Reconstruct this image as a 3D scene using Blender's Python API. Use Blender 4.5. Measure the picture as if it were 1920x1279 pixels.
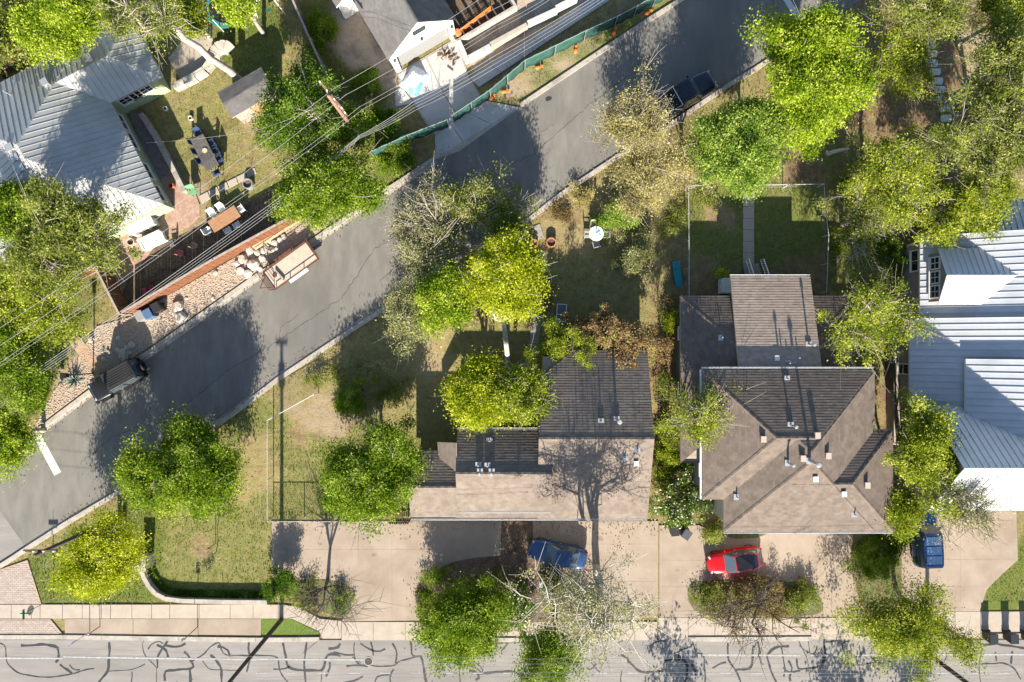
import bpy, math, random
import numpy as np
random.seed(7); RNG = np.random.default_rng(11)
for o in list(bpy.data.objects): bpy.data.objects.remove(o)
scene = bpy.context.scene; COL = scene.collection
R = math.radians

# ------------------------------------------------------------------ camera, sky, sun, exposure
CAM_H = 53.0; PPM = 24.0                       # drone height (m), photo pixels per metre on the ground
cam = bpy.data.cameras.new('camera'); cam.sensor_width = 36; cam.lens = 36 * CAM_H / 80.0
cam.clip_start = 0.5; cam.clip_end = 600
camo = bpy.data.objects.new('camera', cam); COL.objects.link(camo); camo.location = (0, 0, CAM_H); scene.camera = camo
SUN_EL = 27.0
world = bpy.data.worlds.new('World'); scene.world = world; world.use_nodes = True
wn = world.node_tree; bg = wn.nodes['Background']
sky = wn.nodes.new('ShaderNodeTexSky'); sky.sky_type = 'NISHITA'; sky.sun_disc = False
sky.sun_elevation = R(SUN_EL); sky.sun_rotation = R(180); sky.altitude = 150; sky.air_density = 1.0; sky.dust_density = 0.6; sky.ozone_density = 1.0
wn.links.new(sky.outputs[0], bg.inputs[0]); bg.inputs[1].default_value = 0.08
sun = bpy.data.lights.new('sun', 'SUN'); sun.energy = 5.0; sun.angle = R(0.5); sun.color = (1.0, 0.92, 0.79)
suno = bpy.data.objects.new('sun', sun); COL.objects.link(suno); suno.location = (0, -40, 40)
suno.rotation_euler = (R(90 - SUN_EL), 0, 0)
scene.view_settings.view_transform = 'Standard'; scene.view_settings.look = 'None'
scene.view_settings.gamma = 1; scene.view_settings.use_curve_mapping = False; scene.view_settings.exposure = 1.72

# ------------------------------------------------------------------ helpers
def P(u, v, z=0.0):                            # photo pixel seen at height z -> place in the world
    k = (CAM_H - z) / (CAM_H * PPM)
    return ((u - 960) * k, (639.5 - v) * k, z)
def PL(pts, z=0.0): return [P(u, v, z) for u, v in pts]
WT = {}                                        # object name -> (loc, rotz)
def reg(o, parent, loc=(0, 0, 0), rz=0.0):
    if parent is None: WT[o.name] = (loc, rz)
    else: WT[o.name] = WT[parent.name]
def tag(o, label=None, cat=None, group=None, kind=None):
    if label: o['label'] = label
    if cat: o['category'] = cat
    if group: o['group'] = group
    if kind: o['kind'] = kind
    return o
def thing(name, label, cat, loc=(0, 0, 0), rz=0.0, group=None):
    o = bpy.data.objects.new(name, None); COL.objects.link(o); o.empty_display_size = 0.3
    o.location = loc; o.rotation_euler = (0, 0, rz); WT[o.name] = (tuple(loc), rz)
    return tag(o, label, cat, group)
def copy_tree(o, parent=None):
    c = o.copy(); COL.objects.link(c); c.parent = parent
    for ch in list(o.children): copy_tree(ch, c)
    return c
class MB:
    def __init__(s): s.v = []; s.f = []
    def add(s, vs, fs):
        n = len(s.v); s.v.extend([tuple(p) for p in vs]); s.f.extend([tuple(i + n for i in f) for f in fs]); return s
    def box(s, c, d, rz=0.0, tilt=0.0, top=1.0):
        hx, hy, hz = d[0] / 2, d[1] / 2, d[2] / 2
        vs = []
        for z, k in ((-hz, 1), (hz, top)):
            for x, y in ((-hx, -hy), (hx, -hy), (hx, hy), (-hx, hy)):
                vs.append((x * k, y * k, z))
        if tilt:
            ct, st = math.cos(tilt), math.sin(tilt); vs = [(x, y * ct - z * st, y * st + z * ct) for x, y, z in vs]
        cr, sr = math.cos(rz), math.sin(rz)
        vs = [(c[0] + x * cr - y * sr, c[1] + x * sr + y * cr, c[2] + z) for x, y, z in vs]
        return s.add(vs, [(0, 3, 2, 1), (4, 5, 6, 7), (0, 1, 5, 4), (1, 2, 6, 5), (2, 3, 7, 6), (3, 0, 4, 7)])
    def prism(s, poly, z0, z1):                # poly: list of (x,y[,z])
        if sum(poly[i][0]*poly[(i+1) % len(poly)][1] - poly[(i+1) % len(poly)][0]*poly[i][1] for i in range(len(poly))) < 0: poly = poly[::-1]
        n = len(poly); vs = [(p[0], p[1], z0) for p in poly] + [(p[0], p[1], z1) for p in poly]
        return s.add(vs, [tuple(range(n - 1, -1, -1)), tuple(range(n, 2 * n))] + [(i, (i + 1) % n, n + (i + 1) % n, n + i) for i in range(n)])
    def sheet(s, poly, z):
        if sum(poly[i][0]*poly[(i+1) % len(poly)][1] - poly[(i+1) % len(poly)][0]*poly[i][1] for i in range(len(poly))) < 0: poly = poly[::-1]
        return s.add([(p[0], p[1], z) for p in poly], [tuple(range(len(poly)))])
    def tube(s, pts, rad, n=6, cap=True):
        pts = np.asarray(pts, float); m = len(pts)
        rad = np.full(m, rad) if np.isscalar(rad) else np.asarray(rad, float)
        T = np.gradient(pts, axis=0); T /= np.linalg.norm(T, axis=1)[:, None] + 1e-9
        ref = np.array([0, 0, 1.0]) if abs(T[0][2]) < .8 else np.array([1.0, 0, 0])
        A = np.cross(T, ref); A /= np.linalg.norm(A, axis=1)[:, None] + 1e-9; B = np.cross(T, A)
        a = np.linspace(0, 2 * np.pi, n, endpoint=False)
        V = pts[:, None] + rad[:, None, None] * (np.cos(a)[None, :, None] * A[:, None] + np.sin(a)[None, :, None] * B[:, None])
        fs = [(i*n + j, (i+1)*n + j, (i+1)*n + (j+1) % n, i*n + (j+1) % n) for i in range(m - 1) for j in range(n)]
        if cap: fs += [tuple(range(n)), tuple(range((m-1)*n + n - 1, (m-1)*n - 1, -1))]
        return s.add(V.reshape(-1, 3).tolist(), fs)
    def cyl(s, c, r, h, n=16, axis='z', r2=None):
        r2 = r if r2 is None else r2; vs = []
        for t, rr in ((-h/2, r), (h/2, r2)):
            for k in range(n):
                a = 2*math.pi*k/n; x, y = rr*math.cos(a), rr*math.sin(a)
                vs.append({'z': (c[0]+x, c[1]+y, c[2]+t), 'y': (c[0]+x, c[1]-t, c[2]+y), 'x': (c[0]+t, c[1]+x, c[2]+y)}[axis])
        return s.add(vs, [tuple(range(n-1, -1, -1)), tuple(range(n, 2*n))] + [(i, (i+1) % n, n+(i+1) % n, n+i) for i in range(n)])
    def ring(s, c, r0, r1, h, n=20):           # open pot rim / ring
        vs = []
        for z in (0, h):
            for r in (r0, r1):
                for k in range(n):
                    a = 2*math.pi*k/n; vs.append((c[0]+r*math.cos(a), c[1]+r*math.sin(a), c[2]+z))
        fs = []
        for k in range(n):
            j = (k+1) % n
            fs += [(2*n+k, 3*n+k, 3*n+j, 2*n+j), (n+k, n+j, 3*n+j, 3*n+k), (k, 2*n+k, 2*n+j, j), (k, j, n+j, n+k)]
        return s.add(vs, fs)
    def rock(s, c, r, sq=.6):
        import itertools
        vs = []; n, m = 7, 4
        for i in range(1, m):
            for k in range(n):
                th = math.pi*i/m; ph = 2*math.pi*(k + .5*(i % 2))/n; q = r*random.uniform(.78, 1.15)
                vs.append((c[0]+q*math.sin(th)*math.cos(ph), c[1]+q*math.sin(th)*math.sin(ph), c[2]+q*sq*math.cos(th)))
        t = len(vs); vs += [(c[0], c[1], c[2]+r*sq*.85), (c[0], c[1], c[2]-r*sq)]
        fs = [(t, k, (k+1) % n) for k in range(n)] + [(t+1, (m-2)*n+(k+1) % n, (m-2)*n+k) for k in range(n)]
        for i in range(m-2): fs += [(i*n+k, (i+1)*n+k, (i+1)*n+(k+1) % n, i*n+(k+1) % n) for k in range(n)]
        return s.add(vs, fs)
    def build(s, name, mat, parent=None, world=False, smooth=False, **kw):
        me = bpy.data.meshes.new(name)
        vs = s.v
        if world and parent is not None:
            (lx, ly, lz), rz = WT[parent.name]; c, q = math.cos(-rz), math.sin(-rz)
            vs = [((x-lx)*c - (y-ly)*q, (x-lx)*q + (y-ly)*c, z-lz) for x, y, z in vs]
        me.from_pydata(vs, [], s.f); me.materials.append(mat)
        if smooth: me.polygons.foreach_set('use_smooth', [True]*len(me.polygons))
        o = bpy.data.objects.new(name, me); COL.objects.link(o); o.parent = parent; reg(o, parent)
        return tag(o, **kw)
def npmesh(name, V, F, mat, parent=None, smooth=False):   # V (n,3), F (m,k) with constant k
    V = np.asarray(V, np.float32); F = np.asarray(F, np.int32); m, k = F.shape
    me = bpy.data.meshes.new(name); me.vertices.add(len(V)); me.vertices.foreach_set('co', V.ravel())
    me.loops.add(m*k); me.loops.foreach_set('vertex_index', F.ravel())
    me.polygons.add(m); me.polygons.foreach_set('loop_start', np.arange(0, m*k, k, dtype=np.int32))
    if smooth: me.polygons.foreach_set('use_smooth', np.ones(m, bool))
    me.update(calc_edges=True); me.materials.append(mat)
    o = bpy.data.objects.new(name, me); COL.objects.link(o); o.parent = parent; reg(o, parent); return o

# ------------------------------------------------------------------ materials
MATS = {}
def mat(name, c1, c2=None, scale=3.0, rough=.85, bump=0.0, bscale=None, metal=0.0, spec=.3, island=0.0, c3=None, scale3=.4, detail=5, stretch=None, lo=.35, hi=.65, lo3=.5, hi3=.7):
    if name in MATS: return MATS[name]
    m = bpy.data.materials.new(name); m.use_nodes = True; nt = m.node_tree; L = nt.links.new
    b = nt.nodes['Principled BSDF']; b.inputs['Roughness'].default_value = rough; b.inputs['Metallic'].default_value = metal
    b.inputs['Specular IOR Level'].default_value = spec
    geo = nt.nodes.new('ShaderNodeNewGeometry'); vec = geo.outputs['Position']
    if stretch:
        mp = nt.nodes.new('ShaderNodeMapping'); mp.inputs['Scale'].default_value = stretch[:3]
        if len(stretch) > 3: mp.inputs['Rotation'].default_value = (0, 0, stretch[3])
        L(vec, mp.inputs[0]); vec = mp.outputs[0]
    def noise(sc, det=detail):
        n = nt.nodes.new('ShaderNodeTexNoise'); n.inputs['Scale'].default_value = sc; n.inputs['Detail'].default_value = det; n.inputs['Roughness'].default_value = .62
        L(vec, n.inputs['Vector']); return n.outputs['Fac']
    def ramp(src, a, b_):
        r = nt.nodes.new('ShaderNodeMapRange'); r.inputs[1].default_value = a; r.inputs[2].default_value = b_; L(src, r.inputs[0]); return r.outputs[0]
    def mix(f, a, b_):
        x = nt.nodes.new('ShaderNodeMix'); x.data_type = 'RGBA'; L(f, x.inputs[0])
        for s_, i in ((a, 6), (b_, 7)):
            if isinstance(s_, tuple): x.inputs[i].default_value = s_ + (1,)
            else: L(s_, x.inputs[i])
        return x.outputs[2]
    col = None
    if c2: col = mix(ramp(noise(scale), lo, hi), c1, c2)
    if c3: col = mix(ramp(noise(scale3), lo3, hi3), col if col else c1, c3)
    if island:
        h = nt.nodes.new('ShaderNodeHueSaturation'); r = nt.nodes.new('ShaderNodeMapRange')
        r.inputs[3].default_value = 1 - island; r.inputs[4].default_value = 1 + island
        L(geo.outputs['Random Per Island'], r.inputs[0]); L(r.outputs[0], h.inputs['Value'])
        if col: L(col, h.inputs['Color'])
        else: h.inputs['Color'].default_value = c1 + (1,)
        col = h.outputs[0]
    if col: L(col, b.inputs['Base Color'])
    else: b.inputs['Base Color'].default_value = c1 + (1,)
    if bump:
        bp = nt.nodes.new('ShaderNodeBump'); bp.inputs['Strength'].default_value = bump; bp.inputs['Distance'].default_value = .05
        L(noise(bscale or scale*4, 3), bp.inputs['Height']); L(bp.outputs[0], b.inputs['Normal'])
    MATS[name] = m; return m
def leafmat(name, c1, c2, c3=None, trans=.35, clump=.9):
    if name in MATS: return MATS[name]
    m = bpy.data.materials.new(name); m.use_nodes = True; nt = m.node_tree; L = nt.links.new; nt.nodes.remove(nt.nodes['Principled BSDF'])
    out = nt.nodes['Material Output']; geo = nt.nodes.new('ShaderNodeNewGeometry')
    n = nt.nodes.new('ShaderNodeTexNoise'); n.inputs['Scale'].default_value = clump; n.inputs['Detail'].default_value = 3; L(geo.outputs['Position'], n.inputs['Vector'])
    r = nt.nodes.new('ShaderNodeMapRange'); r.inputs[1].default_value = .35; r.inputs[2].default_value = .65; L(n.outputs['Fac'], r.inputs[0])
    a = nt.nodes.new('ShaderNodeMath'); a.operation = 'ADD'; L(r.outputs[0], a.inputs[0])
    q = nt.nodes.new('ShaderNodeMapRange'); q.inputs[3].default_value = -.45; q.inputs[4].default_value = .45; L(geo.outputs['Random Per Island'], q.inputs[0]); L(q.outputs[0], a.inputs[1])
    cr = nt.nodes.new('ShaderNodeValToRGB'); cr.color_ramp.elements[0].color = c1 + (1,); cr.color_ramp.elements[1].color = c2 + (1,)
    if c3: e = cr.color_ramp.elements.new(.93); e.color = c2 + (1,); cr.color_ramp.elements[-1].color = c3 + (1,)
    L(a.outputs[0], cr.inputs[0])
    d = nt.nodes.new('ShaderNodeBsdfDiffuse'); t = nt.nodes.new('ShaderNodeBsdfTranslucent'); L(cr.outputs[0], d.inputs[0]); L(cr.outputs[0], t.inputs[0])
    x = nt.nodes.new('ShaderNodeMixShader'); x.inputs[0].default_value = trans; L(d.outputs[0], x.inputs[1]); L(t.outputs[0], x.inputs[2]); L(x.outputs[0], out.inputs[0])
    MATS[name] = m; return m

M_ASPH = mat('asphalt', (.129,.122,.108), (.171,.160,.141), 1.1, .92, .25, 60, c3=(.111,.106,.097), scale3=.18, stretch=(1,.35,1,R(-35)))
M_ROAD = mat('worn asphalt', (.194,.178,.163), (.237,.218,.198), 1.6, .92, .25, 60, c3=(.170,.158,.145), scale3=.25, stretch=(.25,1,1))
M_TAR = mat('tar seal', (.021,.021,.024), (.035,.035,.038), 6, .6)
M_PAINT = mat('road paint', (.527,.527,.510), (.383,.383,.374), 5, .8)
M_PAINT2 = mat('worn road paint', (.357,.348,.340), (.221,.212,.204), 5, .8)
M_CONC = mat('warm concrete', (.254,.201,.153), (.310,.252,.197), .7, .9, .15, 40, c3=(.204,.158,.117), scale3=.3, lo=.3, hi=.7, lo3=.45, hi3=.75)
M_CONCD = mat('sidewalk concrete', (.305,.254,.204), (.348,.297,.242), 1.5, .9, .15, 40, island=.06)
M_CONCG = mat('new grey concrete', (.344,.340,.328), (.394,.385,.369), 1.0, .9, .1, 40, c3=(.279,.275,.262), scale3=.5)
M_KERB = mat('kerb concrete', (.289,.255,.217), (.357,.323,.281), 2.5, .9, .2, 30, c3=(.221,.196,.162), scale3=.7)
M_BRICKPV = mat('brick paver', (.288,.232,.196), (.344,.284,.240), 3, .9, island=.09)
M_SOIL = mat('garden soil', (.085,.053,.032), (.136,.089,.058), 4, .95, .5, 20, c3=(.064,.043,.027), scale3=.8)
M_MULCH = mat('leaf mulch', (.084,.054,.036), (.152,.108,.076), 9, .95, .6, 25, c3=(.056,.040,.028), scale3=1.2)
M_STONE = mat('limestone', (.361,.328,.279), (.451,.418,.369), 3, .9, .4, 14, c3=(.262,.221,.172), scale3=1.5)
M_PEB = mat('river pebble', (.289,.221,.162), (.391,.323,.255), 12, .85, island=.3)
M_WOODF = mat('stained fence wood', (.113,.045,.022), (.171,.070,.032), 3, .8, island=.16)
M_WOODT = mat('weathered rail wood', (.22,.18,.15), (.32,.27,.23), 4, .85)
M_WOODD = mat('brown deck wood', (.25,.13,.07), (.33,.18,.10), 4, .8, island=.12)
M_WOODP = mat('pale lumber', (.42,.30,.18), (.5,.37,.23), 4, .8, island=.1)
M_POLE = mat('utility pole wood', (.045,.035,.028), (.08,.062,.05), 5, .9)
M_POLER = mat('brown pole wood', (.16,.09,.06), (.22,.13,.09), 5, .9)
M_WHITE = mat('white paint', (.608,.601,.577), rough=.5)
M_OFFW = mat('off white siding', (.577,.569,.546), (.608,.601,.577), 2, .7)
M_BLACK = mat('black metal', (.015,.015,.017), rough=.5)
M_GALV = mat('galvanised steel', (.400,.408,.416), rough=.45, metal=.6)
M_STEEL = mat('rusty brown steel', (.074,.031,.019), (.118,.056,.037), 6, .75)
M_GREENW = mat('sage green siding', (.264,.320,.192), (.296,.352,.216), 2, .8)
M_GREYW = mat('grey siding', (.14,.15,.14), (.17,.18,.165), 2, .8)
M_TAUPEW = mat('taupe siding', (.20,.17,.155), (.23,.2,.18), 2, .8)
M_CREAMW = mat('cream siding', (.336,.288,.224), (.376,.328,.256), 2, .8)
M_CARG = mat('car glass', (.05,.07,.085), rough=.04, spec=1.0)
M_GLASS = mat('window glass', (.012,.016,.022), rough=.08, spec=.8)
M_SHINGB = mat('brown shingle', (.105,.082,.066), (.144,.114,.092), 1.6, .92, island=.13, c3=(.107,.084,.071), scale3=.25)
M_SHINGG = mat('warm grey shingle', (.137,.109,.088), (.181,.147,.120), 1.6, .92, island=.12, c3=(.132,.105,.086), scale3=.25)
M_SHINGC = mat('charcoal shingle', (.09,.085,.083), (.12,.115,.112), 1.3, .92, island=.1)
M_METW = mat('white standing seam', (.379,.392,.409), (.432,.441,.454), .8, .42, metal=.15, spec=.5, c3=(.326,.344,.361), scale3=.3)
M_METG = mat('grey standing seam', (.303,.305,.295), (.353,.353,.340), .8, .42, metal=.15, spec=.5, c3=(.254,.258,.250), scale3=.3)
M_METD = mat('dark standing seam', (.13,.115,.108), (.16,.145,.135), 1, .5, metal=.2)
M_FELT = mat('roof deck', (.09,.08,.075), rough=.95)
M_VENT = mat('tan vent', (.360,.288,.232), rough=.6)
M_TERRA = mat('terracotta', (.36,.13,.06), (.42,.17,.09), 5, .8)
M_ORANGE = mat('orange plastic', (.600,.128,.016), (.680,.192,.032), 5, .6)
M_GREENF = mat('green screen fabric', (.015,.055,.045), (.025,.08,.065), 2, .8, .3, 6)
M_BARK = mat('grey bark', (.216,.182,.155), (.338,.290,.250), 6, .95, .4, 20)
M_BARKW = mat('white bark', (.442,.416,.374), (.289,.264,.230), 4, .9)
M_BARKD = mat('dark bark', (.06,.05,.042), (.10,.085,.07), 6, .95)
M_TYRE = mat('tyre rubber', (.012,.012,.012), rough=.85)
M_RIM = mat('alloy rim', (.45,.46,.47), rough=.35, metal=.8)
M_LAMP = mat('lamp lens', (.32,.34,.36), rough=.15, spec=.7)
M_TAIL = mat('red lens', (.35,.01,.01), rough=.2)

M_BARKL = mat('pale grey bark', (.27,.235,.20), (.38,.335,.29), 5, .95)
# ------------------------------------------------------------------ the ground, roads and pavements
def inpoly(X, Y, poly):
    r = np.zeros(X.shape, bool); n = len(poly); j = n - 1
    for i in range(n):
        xi, yi = poly[i][:2]; xj, yj = poly[j][:2]
        c = ((yi > Y) != (yj > Y)); r ^= c & (X < (xj - xi)*(Y - yi)/((yj - yi) + 1e-12) + xi); j = i
    return r
def smooth_noise(shape, cell, seed):
    g = np.random.default_rng(seed).standard_normal((int(shape[0]/cell)+3, int(shape[1]/cell)+3))
    a = np.linspace(0, g.shape[0]-2.001, shape[0]); b = np.linspace(0, g.shape[1]-2.001, shape[1])
    ia, ib = a.astype(int), b.astype(int); fa, fb = (a-ia)[:, None], (b-ib)[None]
    return (g[ia][:, ib]*(1-fa)*(1-fb) + g[ia+1][:, ib]*fa*(1-fb) + g[ia][:, ib+1]*(1-fa)*fb + g[ia+1][:, ib+1]*fa*fb)
# (photo polygon, green, brown soil or leaf litter, pale dirt): what covers the ground there; the rest is dry grass
COVER = [
 ([(-6000,-6000),(8000,-6000),(8000,8000),(-6000,8000)], .42, .22, .0),
 ([(0,430),(190,520),(150,650),(60,800),(-60,900),(-60,420)], .8, .2, 0),
 ([(55,1045),(225,940),(300,955),(290,1090),(480,1112),(500,1130),(75,1132)], 1., .0, 0),
 ([(300,930),(510,930),(512,1108),(330,1108),(300,1070)], .62, .05, 0), ([(395,1020),(425,1020),(425,1050),(395,1050)], .1, .7, 0),
 ([(225,915),(440,785),(500,745),(500,930),(300,945)], .25, .1, 0), ([(400,770),(500,740),(500,800),(420,830)], .7, .1, 0),
 ([(503,785),(590,740),(690,800),(770,800),(780,975),(503,975)], .62, .1, 0), ([(520,750),(600,735),(680,790),(640,830),(570,800)], .05, .35, .4), ([(545,800),(590,800),(590,830),(545,830)], .1,.6,.2),
 ([(520,715),(660,625),(700,640),(600,740),(500,780)], .35, .15, .1),
 ([(640,640),(720,590),(870,600),(1000,560),(1000,700),(860,830),(700,800),(620,720)], .42, .12, 0), ([(770,640),(840,600),(870,680),(870,720),(790,720)], .05, 0, .25),
 ([(1010,420),(1120,330),(1180,330),(1220,440),(1200,600),(1010,600)], .5, .22, 0), ([(1000,400),(1120,330),(1170,420),(1110,460),(1020,450)], .22, .3, .1),
 ([(1225,440),(1250,440),(1262,900),(1225,900)], .25, .35, .1), ([(1236,640),(1275,640),(1300,900),(1225,900)], .15, .75, 0),
 ([(1240,250),(1300,220),(1410,340),(1292,348),(1290,550),(1240,550)], .45, .4, 0),
 ([(1292,346),(1548,344),(1552,556),(1292,556)], .80, .1, 0), ([(1335,370),(1395,420),(1390,440),(1330,420)], .2, .6, .2), ([(1292,490),(1550,490),(1550,556),(1292,556)], .35, .55, 0),
 ([(1460,230),(1650,200),(1650,345),(1460,345)], .15, .8, 0), ([(1500,280),(1660,250),(1660,560),(1550,560),(1550,345)], .65, .2, 0),
 ([(1640,20),(1930,0),(1930,330),(1640,330)], .25, .7, 0), ([(1800,40),(1860,30),(1870,130),(1800,160)], .05, .25, .5),
 ([(1420,0),(1650,0),(1650,200),(1460,230),(1400,160)], .4, .5, 0),
 ([(400,0),(520,0),(545,60),(520,130),(470,170),(400,120)], .9, .05, 0), ([(300,180),(400,130),(440,230),(430,300),(330,340),(290,260)], .5, .12, .0), ([(430,150),(520,130),(530,200),(440,230)], .2, .2, .35),
 ([(330,340),(520,300),(540,370),(380,420)], .6, .2, 0),
 ([(540,0),(690,0),(740,150),(760,250),(700,280),(620,150)], .05, .2, .85), ([(545,0),(600,0),(660,120),(720,200),(700,290),(650,220),(590,110)], .85, .15, 0),
 ([(690,190),(800,240),(820,300),(700,370),(690,280)], .85, .15, 0), ([(770,255),(822,262),(800,300),(770,310)], .2, .8, 0),
 ([(855,60),(1000,-20),(1120,-20),(900,130),(880,120)], 0, .15, .9), ([(895,160),(1160,-10),(1230,-10),(900,185)], .45, .4, .2),
 ([(910,185),(985,128),(1240,-5),(1300,-10),(976,196),(935,208)], .75, .05, .2), ([(912,192),(985,135),(990,170),(935,205)], .1, .3, .5), ([(1020,130),(1060,110),(1065,125),(1025,145)], .1,.1,.7),
 ([(60,800),(130,690),(180,610),(245,592),(590,395),(640,430),(480,512)], 0, .2, .9),
 ([(1840,1060),(1930,1000),(1930,1150),(1835,1150)], 1, 0, 0), ([(1650,1000),(1700,1000),(1690,1150),(1600,1150)], .6,.4,0), ([(1650,690),(1690,690),(1690,960),(1660,960)], .1,.8,0),
 ([(1680,330),(1800,330),(1740,450),(1680,450)], .1, .7, 0),
 ([(200,380),(300,300),(380,340),(380,430),(250,560),(190,500)], .05, .5, .3),
]
gx = np.concatenate([[-160,-110,-75], np.arange(-52, 52.01, .35), [75,110,160]]); gy = np.concatenate([[-160,-100,-60], np.arange(-34, 34.01, .35), [60,100,160]])
GX, GY = np.meshgrid(gx, gy, indexing='ij'); cov = np.zeros(GX.shape + (3,))
jx = smooth_noise(GX.shape, 3, 1)*.35 + smooth_noise(GX.shape, 9, 2)*.5; jy = smooth_noise(GX.shape, 3, 3)*.35 + smooth_noise(GX.shape, 9, 4)*.5
for poly, g, s, d in COVER: cov[inpoly(GX+jx, GY+jy, PL(poly))] = (g, s, d)
for _ in range(2):
    cov[1:-1, 1:-1] = (cov[1:-1, 1:-1]*2 + cov[:-2, 1:-1] + cov[2:, 1:-1] + cov[1:-1, :-2] + cov[1:-1, 2:])/6
nx, ny = GX.shape; idx = np.arange(nx*ny).reshape(nx, ny)
relief = (smooth_noise(GX.shape, 4, 5)*.012 + smooth_noise(GX.shape, 2, 6)*.006) - .03
gv = np.stack([GX, GY, relief], -1).reshape(-1, 3)
gf = np.stack([idx[:-1, :-1], idx[1:, :-1], idx[1:, 1:], idx[:-1, 1:]], -1).reshape(-1, 4)
def ground_mat():
    m = bpy.data.materials.new('yard ground'); m.use_nodes = True; nt = m.node_tree; L = nt.links.new; b = nt.nodes['Principled BSDF']; b.inputs['Roughness'].default_value = .95; b.inputs['Specular IOR Level'].default_value = .1
    geo = nt.nodes.new('ShaderNodeNewGeometry'); at = nt.nodes.new('ShaderNodeAttribute'); at.attribute_name = 'cover'
    sp = nt.nodes.new('ShaderNodeSeparateColor'); L(at.outputs['Color'], sp.inputs[0])
    def noise(sc, det=6, ro=.65):
        n = nt.nodes.new('ShaderNodeTexNoise'); n.inputs['Scale'].default_value = sc; n.inputs['Detail'].default_value = det; n.inputs['Roughness'].default_value = ro; L(geo.outputs['Position'], n.inputs['Vector']); return n.outputs['Fac']
    def ramp(s, a, c, o0=0, o1=1):
        r = nt.nodes.new('ShaderNodeMapRange'); [setattr(r.inputs[i+1], 'default_value', q) for i, q in enumerate((a, c, o0, o1))]; L(s, r.inputs[0]); return r.outputs[0]
    def mix(f, a, c):
        x = nt.nodes.new('ShaderNodeMix'); x.data_type = 'RGBA'; L(f, x.inputs[0])
        for s_, i in ((a, 6), (c, 7)):
            if isinstance(s_, tuple): x.inputs[i].default_value = s_ + (1,)
            else: L(s_, x.inputs[i])
        return x.outputs[2]
    def maskof(ch, n, w=.38):                         # attribute pushed through noise so that patches have ragged edges
        a = nt.nodes.new('ShaderNodeMath'); a.operation = 'ADD'; L(sp.outputs[ch], a.inputs[0]); L(ramp(n, .3, .7, -w, w), a.inputs[1]); return ramp(a.outputs[0], .15, .85)
    big, mid, fine = noise(.55), noise(1.9, 8, .75), noise(16, 4, .7)
    dry = mix(ramp(fine, .3, .7), (.19,.145,.062), (.31,.248,.125))
    grn = mix(ramp(fine, .3, .7), (.058,.085,.015), (.14,.172,.036)); grn = mix(ramp(mid, .45, .75), grn, (.135,.135,.042))
    soil = mix(ramp(fine, .3, .7), (.09,.055,.032), (.23,.155,.095)); soil = mix(ramp(mid, .42, .62), soil, (.13,.082,.05))
    dirt = mix(ramp(mid, .3, .7), (.27,.21,.155), (.42,.345,.27)); dirt = mix(ramp(big, .5, .7), dirt, (.2,.15,.11))
    c = mix(maskof(0, mid), dry, grn); c = mix(maskof(1, noise(1.3, 8, .72), .6), c, soil); c = mix(maskof(2, big), c, dirt)
    L(c, b.inputs['Base Color'])
    bp = nt.nodes.new('ShaderNodeBump'); bp.inputs['Strength'].default_value = .7; bp.inputs['Distance'].default_value = .06; L(noise(9, 4), bp.inputs['Height']); L(bp.outputs[0], b.inputs['Normal'])
    return m
ground = npmesh('ground', gv, gf, ground_mat()); tag(ground, 'patchy grass, soil and dirt of the yards', kind='structure')
ca = ground.data.color_attributes.new('cover', 'FLOAT_COLOR', 'POINT')
ca.data.foreach_set('color', np.concatenate([cov.reshape(-1, 3), np.ones((nx*ny, 1))], 1).astype(np.float32).ravel())

def struct(name, mb, m, label=None, parent=None, smooth=False):
    return mb.build(name, m, parent, kind=None if parent else 'structure', label=label, smooth=smooth)
UP = [(-120,938),(50,824),(178,728),(286,656),(480,519),(590,450),(709,368),(815,298),(860,280),(976,198),(1100,115),(1213,40),(1290,-8),(1420,-95)]
LOW = [(-120,1100),(-40,1085),(0,1062),(25,1046),(49,1030),(130,978),(225,922),(330,850),(440,774),(522,711),(655,622),(716,582),(850,490),(994,411),(1048,368),(1119,320),(1196,269),(1240,247),(1300,205),(1371,157),(1415,131),(1500,75),(1600,10),(1720,-70)]
street = struct('side_street', MB().sheet(PL(UP + LOW[::-1]), .004), M_ASPH, 'dark asphalt side street running diagonally')
ROADV = 1200
main_road = struct('main_road', MB().sheet(PL([(-200,ROADV),(2120,ROADV),(2120,1700),(-200,1700)]), .004), M_ROAD, 'pale worn asphalt road with tar sealed cracks')
struct('road_patch', MB().sheet(PL([(-60,880),(0,957),(49,1027),(25,1046),(0,1060),(-60,1080)]), .009), M_ROAD, 'pale road surface at the street mouth')
def ribbon(pts, w, z, mb=None):
    mb = mb or MB(); p = np.array([q[:2] for q in pts]); t = np.gradient(p, axis=0); t /= np.linalg.norm(t, axis=1)[:, None] + 1e-9
    n = np.stack([-t[:, 1], t[:, 0]], 1); ww = np.broadcast_to(np.asarray(w, float), (len(p),))[:, None]/2
    a, b = p + n*ww, p - n*ww; k = len(p)
    return mb.add([(x, y, z) for x, y in a] + [(x, y, z) for x, y in b], [(i, k+i, k+i+1, i+1) for i in range(k-1)])
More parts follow.
